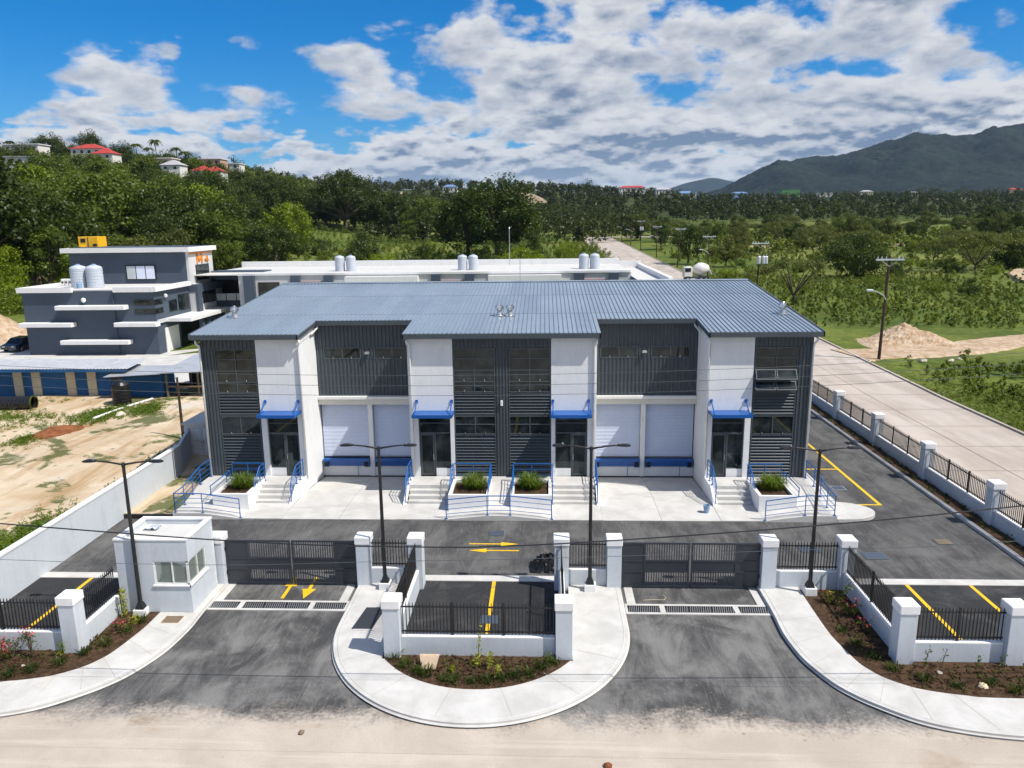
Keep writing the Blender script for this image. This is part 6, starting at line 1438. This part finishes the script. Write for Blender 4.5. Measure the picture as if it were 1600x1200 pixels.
# distant woodland: one mass
def far_wood(name, n, xr, yr, hr, per, leaf, m, label, seed, cond=None, tall=.0):
    rg = np.random.RandomState(seed); x = rg.uniform(*xr, n * 3); y = yr[0] + (yr[1] - yr[0]) * rg.rand(n * 3) ** 1.2
    p = 852 + 1185 * (x - CAMX) / (y - CAMY); ok = (p > -60) & (p < 1680)
    if cond is not None: ok &= cond(x, y, p)
    x, y = x[ok][:n], y[ok][:n]; h = rg.uniform(*hr, len(x)) * (1 + tall * (rg.rand(len(x)) > .93)); z = T(x, y)
    cs = []; rs = []
    for k in range(4):
        a = rg.rand(len(x)) * 6.283; q = h * .28 * rg.rand(len(x))
        cs.append(np.stack([x + q * np.cos(a), y + q * np.sin(a), z + h * (.35 + .17 * k)], 1)); rs.append(h * rg.uniform(.26, .40, len(x)) * (1 - .10 * k))
    V, F = leaf_cloud(rg, np.concatenate(cs), np.concatenate(rs), per, leaf, up=.5, flat=.8)
    tag(np_obj(name, V, F, m), label, kind='stuff')
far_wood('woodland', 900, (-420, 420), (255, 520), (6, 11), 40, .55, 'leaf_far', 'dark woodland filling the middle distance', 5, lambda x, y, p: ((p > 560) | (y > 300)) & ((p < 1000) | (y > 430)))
far_wood('woodland', 800, (-460, -50), (300, 520), (6, 10), 30, .65, 'leaf_mid', 'woodland behind the left hill crest', 15, lambda x, y, p: (p < 640) )
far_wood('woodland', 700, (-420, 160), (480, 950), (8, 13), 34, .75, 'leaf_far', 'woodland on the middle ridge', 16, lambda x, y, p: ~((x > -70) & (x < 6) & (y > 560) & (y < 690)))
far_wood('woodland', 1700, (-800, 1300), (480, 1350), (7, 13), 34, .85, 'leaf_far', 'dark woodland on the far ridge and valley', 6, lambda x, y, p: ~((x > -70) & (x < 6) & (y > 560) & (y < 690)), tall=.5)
far_wood('scrub', 1300, (36, 200), (10, 210), (.5, 1.6), 30, .11, 'leaf_scrub', 'green undergrowth covering the right-hand field', 7, lambda x, y, p: ~((x < 62) & (y > 32) & (y < 53)))
far_wood('scrub', 2200, (34, 80), (-8, 120), (.3, .8), 24, .065, 'leaf_scrub', 'rough grass and weeds near the side road', 8, lambda x, y, p: ~((x < 62) & (y > 31) & (y < 54)))
far_wood('scrub', 520, (33.5, 62), (-6, 33), (.3, 1.1), 30, .075, 'leaf_scrub', 'rough grass and weeds below the dirt track', 18, lambda x, y, p: np.random.RandomState(4).rand(len(x)) < np.clip((x - 35) / 12, .08, 1) * np.clip(.35 + .65 * np.sin(x * .9) * np.sin(y * .55 + 1), .1, 1))
far_wood('scrub', 1500, (-130, 20), (68, 290), (1.2, 3.0), 34, .15, 'leaf_scrub', 'green undergrowth behind the long wing', 9)
far_wood('scrub', 900, (60, 330), (190, 340), (1.5, 3.6), 14, .4, 'leaf_scrub', 'mixed scrub beyond the field', 10)

# ================================================================ far houses
def house(px_, ytop, D, w, d, h, wall, roof, style, label):
    y = CAMY + D; x = CAMX + (px_ - 852) / 1185 * D; hor = 356 - .0121 * px_; zt = 13.3 + (hor - ytop) / 1185 * D * 1.02 - (2.0 if D < 600 else 0)
    zb = Tf(x, y) + (4.5 if D > 600 else max(1.0, min(15.0, zt - h - (2.2 if style == 'hip' else .3) - Tf(x, y)))); g = thing('house', label, 'house', (x, y, zb), 'houses on the distant hills'); t = Tf(x, y)
    MB().box(x - w / 2, x + w / 2, y - d / 2, y + d / 2, (zb - 1.2) if D > 600 else min(zb - 1.2, t), zb + h).build('wall', wall, g)
    if D < 600:      # garden trees that all but hide the hillside houses
        for dx, f_ in ((-.42, .85), (.02, .55), (.45, .75)):
            tx, ty = x + dx * w, y - d / 2 - 6 + 2 * dx; plant(random.choice(('round_a', 'round_b', 'round_c', 'round_f')), tx, ty, max(.5, (zb + h * f_ - Tf(tx, ty)) / 12.5), 'garden tree before the ' + label, group='garden trees of the hill houses', name='broadleaf_tree', sz=1.0)
    if style == 'hip':
        e = .5; a, b = x - w / 2 - e, x + w / 2 + e; c, f_ = y - d / 2 - e, y + d / 2 + e; rx = max(.1, w / 2 - d / 2)
        MB().add([(a, c, zb + h), (b, c, zb + h), (b, f_, zb + h), (a, f_, zb + h), (x - rx, y, zb + h + 2.2), (x + rx, y, zb + h + 2.2)], [(0, 1, 5, 4), (1, 2, 5), (2, 3, 4, 5), (3, 0, 4), (3, 2, 1, 0)]).build('roof', roof, g)
    else: MB().box(x - w / 2 - .4, x + w / 2 + .4, y - d / 2 - .4, y + d / 2 + .4, zb + h + .002, zb + h + .35).build('roof', roof, g)
    n_ = max(2, int(w / 3.2))
    for i in range(n_):
        xc = x - w / 2 + w * (i + .5) / n_; MB().box(xc - .6, xc + .6, y - d / 2 - .04, y - d / 2 - .005, zb + h * .45, zb + h * .8).build('window', 'dark_opening', g)
for a in ((56, 227, 330, 15, 8, 4, 'house_white', 'house_white', 'flat', 'long white house among trees at the far left hilltop'), (52, 244, 300, 12, 8, 4, 'house_white', 'roof_grey', 'flat', 'white house lower on the left hill'),
          (157, 221, 335, 13, 9, 3.5, 'house_white', 'roof_red', 'hip', 'white hilltop house with large red hipped roof'), (180, 225, 330, 9, 7, 3.2, 'house_white', 'roof_red', 'hip', 'smaller red-roofed wing beside the red hipped house'),
          (271, 238, 330, 9, 8, 4, 'house_cream', 'house_white', 'flat', 'cream house on the left hill ridge'), (284, 243, 320, 8, 7, 3, 'house_white', 'roof_grey', 'hip', 'white house below the cream one on the ridge'),
          (344, 249, 350, 11, 8, 3.5, 'house_pink', 'house_white', 'flat', 'pink-walled house at the right end of the hill ridge'), (330, 258, 330, 8, 7, 3, 'house_white', 'roof_red', 'hip', 'red-roofed house below the pink one, left of the pair'),
          (347, 259, 330, 8, 7, 3, 'house_white', 'roof_red', 'hip', 'red-roofed house below the pink one, right of the pair'), (372, 256, 370, 11, 7, 3, 'house_white', 'house_white', 'flat', 'low white house at the end of the hill ridge'),
          (622, 287, 700, 14, 10, 5, 'house_cream', 'roof_grey', 'flat', 'cream house just right of the domed tree'), (709, 289, 760, 14, 9, 7, 'house_white', 'roof_blue', 'hip', 'white and blue house on the middle ridge'),
          (983, 294, 900, 30, 10, 6, 'house_white', 'roof_red', 'hip', 'long white house with red roof above the far road'), (1030, 296, 820, 16, 9, 7, 'house_white', 'roof_grey', 'hip', 'white house between red and blue roofed ones'),
          (1062, 302, 800, 22, 10, 5, 'house_white', 'roof_blue', 'hip', 'long house with blue roof above the far road'), (1143, 296, 1150, 24, 10, 7, 'house_blue', 'roof_blue', 'hip', 'blue house at the foot of the mountain'),
          (1218, 292, 1250, 28, 12, 10, 'house_green', 'house_green', 'flat', 'bright green block at the foot of the mountain'), (1268, 290, 1300, 24, 12, 6, 'house_white', 'roof_grey', 'flat', 'pale low house right of the green block'),
          (1330, 294, 1250, 18, 10, 6, 'house_cream', 'roof_grey', 'hip', 'cream house among trees below the mountain'), (1398, 291, 1350, 18, 10, 6, 'house_white', 'roof_grey', 'hip', 'white house among trees below the peak'), (1545, 282, 1300, 20, 10, 8, 'house_pink', 'roof_red', 'hip', 'pink house below the mountain at the far right')):
    house(*a)

# ================================================================ quarry face, mountains
def relief(name, x0, x1, y0, y1, nx, ny, zf, m):
    X, Y = np.meshgrid(np.linspace(x0, x1, nx), np.linspace(y0, y1, ny)); Z = zf(X, Y)
    V = np.stack([X, Y, Z], -1).reshape(-1, 3); i = np.arange(nx * ny).reshape(ny, nx)
    F = np.stack([i[:-1, :-1], i[:-1, 1:], i[1:, 1:], i[1:, :-1]], -1).reshape(-1, 4)
    return tag(link(bpy.data.objects.new(name, npmesh(name, V, F, m, True))), kind='structure')
def fbm(X, Y, s, seed, octs=6):
    rg = np.random.RandomState(seed); z = 0 * X
    for o in range(octs):
        f_ = 2 ** o / s
        for k in range(3):
            a = rg.rand() * 6.283; ph = rg.rand() * 6.283; z = z + np.sin((X * math.cos(a) + Y * math.sin(a)) * f_ * 6.283 + ph + 1.3 * np.sin((X * math.sin(a) - Y * math.cos(a)) * f_ * 4 + ph)) / 2 ** (o * .95) / 3
    return z
mpx = [700, 1000, 1100, 1159, 1200, 1240, 1287, 1337, 1394, 1416, 1460, 1506, 1560, 1600, 1700, 1900, 2400]
mh = [0, 10, 35, 58, 74, 85, 88, 101, 117, 112, 111, 123, 131, 136, 140, 120, 60]
DM = 4040.
def mount(X, Y):
    p = 852 + 1185 * (X - 2) / (Y + 36.5); prof = np.interp(p, mpx, mh) / 1185 * DM + 13
    rid = np.exp(-((Y - 4000) / 900) ** 2)
    return 20 + (prof - 20) * rid + fbm(X, Y, 900, 3) * 60 * rid * np.clip(prof / 200, 0, 1) * sst(4100, 3300, Y) + fbm(X, Y, 330, 9, 4) * 32 * rid * sst(4100, 3400, Y) + fbm(X, Y, 60, 5, 3) * 5
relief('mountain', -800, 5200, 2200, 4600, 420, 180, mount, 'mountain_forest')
def mount2(X, Y):
    p = 852 + 1185 * (X - 2) / (Y + 36.5); prof = np.interp(p, [-400, 600, 880, 960, 1010, 1060, 1100, 1150, 1200, 1400, 2000], [30, 30, 30, 50, 44, 55, 60, 58, 66, 60, 40]) / 1185 * 9000
    return (prof + fbm(X, Y, 1500, 8) * 35) * np.exp(-((Y - 9000) / 1200) ** 2) - 30
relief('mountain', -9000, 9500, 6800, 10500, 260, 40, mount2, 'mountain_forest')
g = thing('radio_mast', 'pair of thin masts on the mountain peak', 'mast', (1850, 4000, 400))
for dx in (-22, 18): MB().tube((1850 + dx, 4000, 395), (1850 + dx, 4000, 450), 1.4, 5).build('lattice', 'galvanised', g)
def cut(X, Y):
    u = (X + 32) / 36; v = (Y - 640) / 40; return T(X, Y) + 1.5 + fbm(X, Y, 30, 2, 4) * .8 + 9 * np.clip(1 - np.abs(u) ** 3, 0, 1) * sst(-1, .7, v)
relief('bare_slope', -68, 4, 600, 690, 40, 30, cut, 'quarry')

# ================================================================ air
hm = bpy.data.materials.new('haze_air'); hm.use_nodes = True; nt = hm.node_tree; nt.nodes.clear()
pv = nd(nt, 'ShaderNodeVolumePrincipled'); pv.inputs['Color'].default_value = (.50, .72, 1, 1); pv.inputs['Density'].default_value = 3.6e-5; pv.inputs['Anisotropy'].default_value = 0
nt.links.new(pv.outputs[0], nt.nodes.new('ShaderNodeOutputMaterial').inputs['Volume']); MATS['haze_air'] = hm
hz = MB().box(-9500, 10500, -320, 10800, -120, 640).build('haze', 'haze_air', None, kind='stuff')
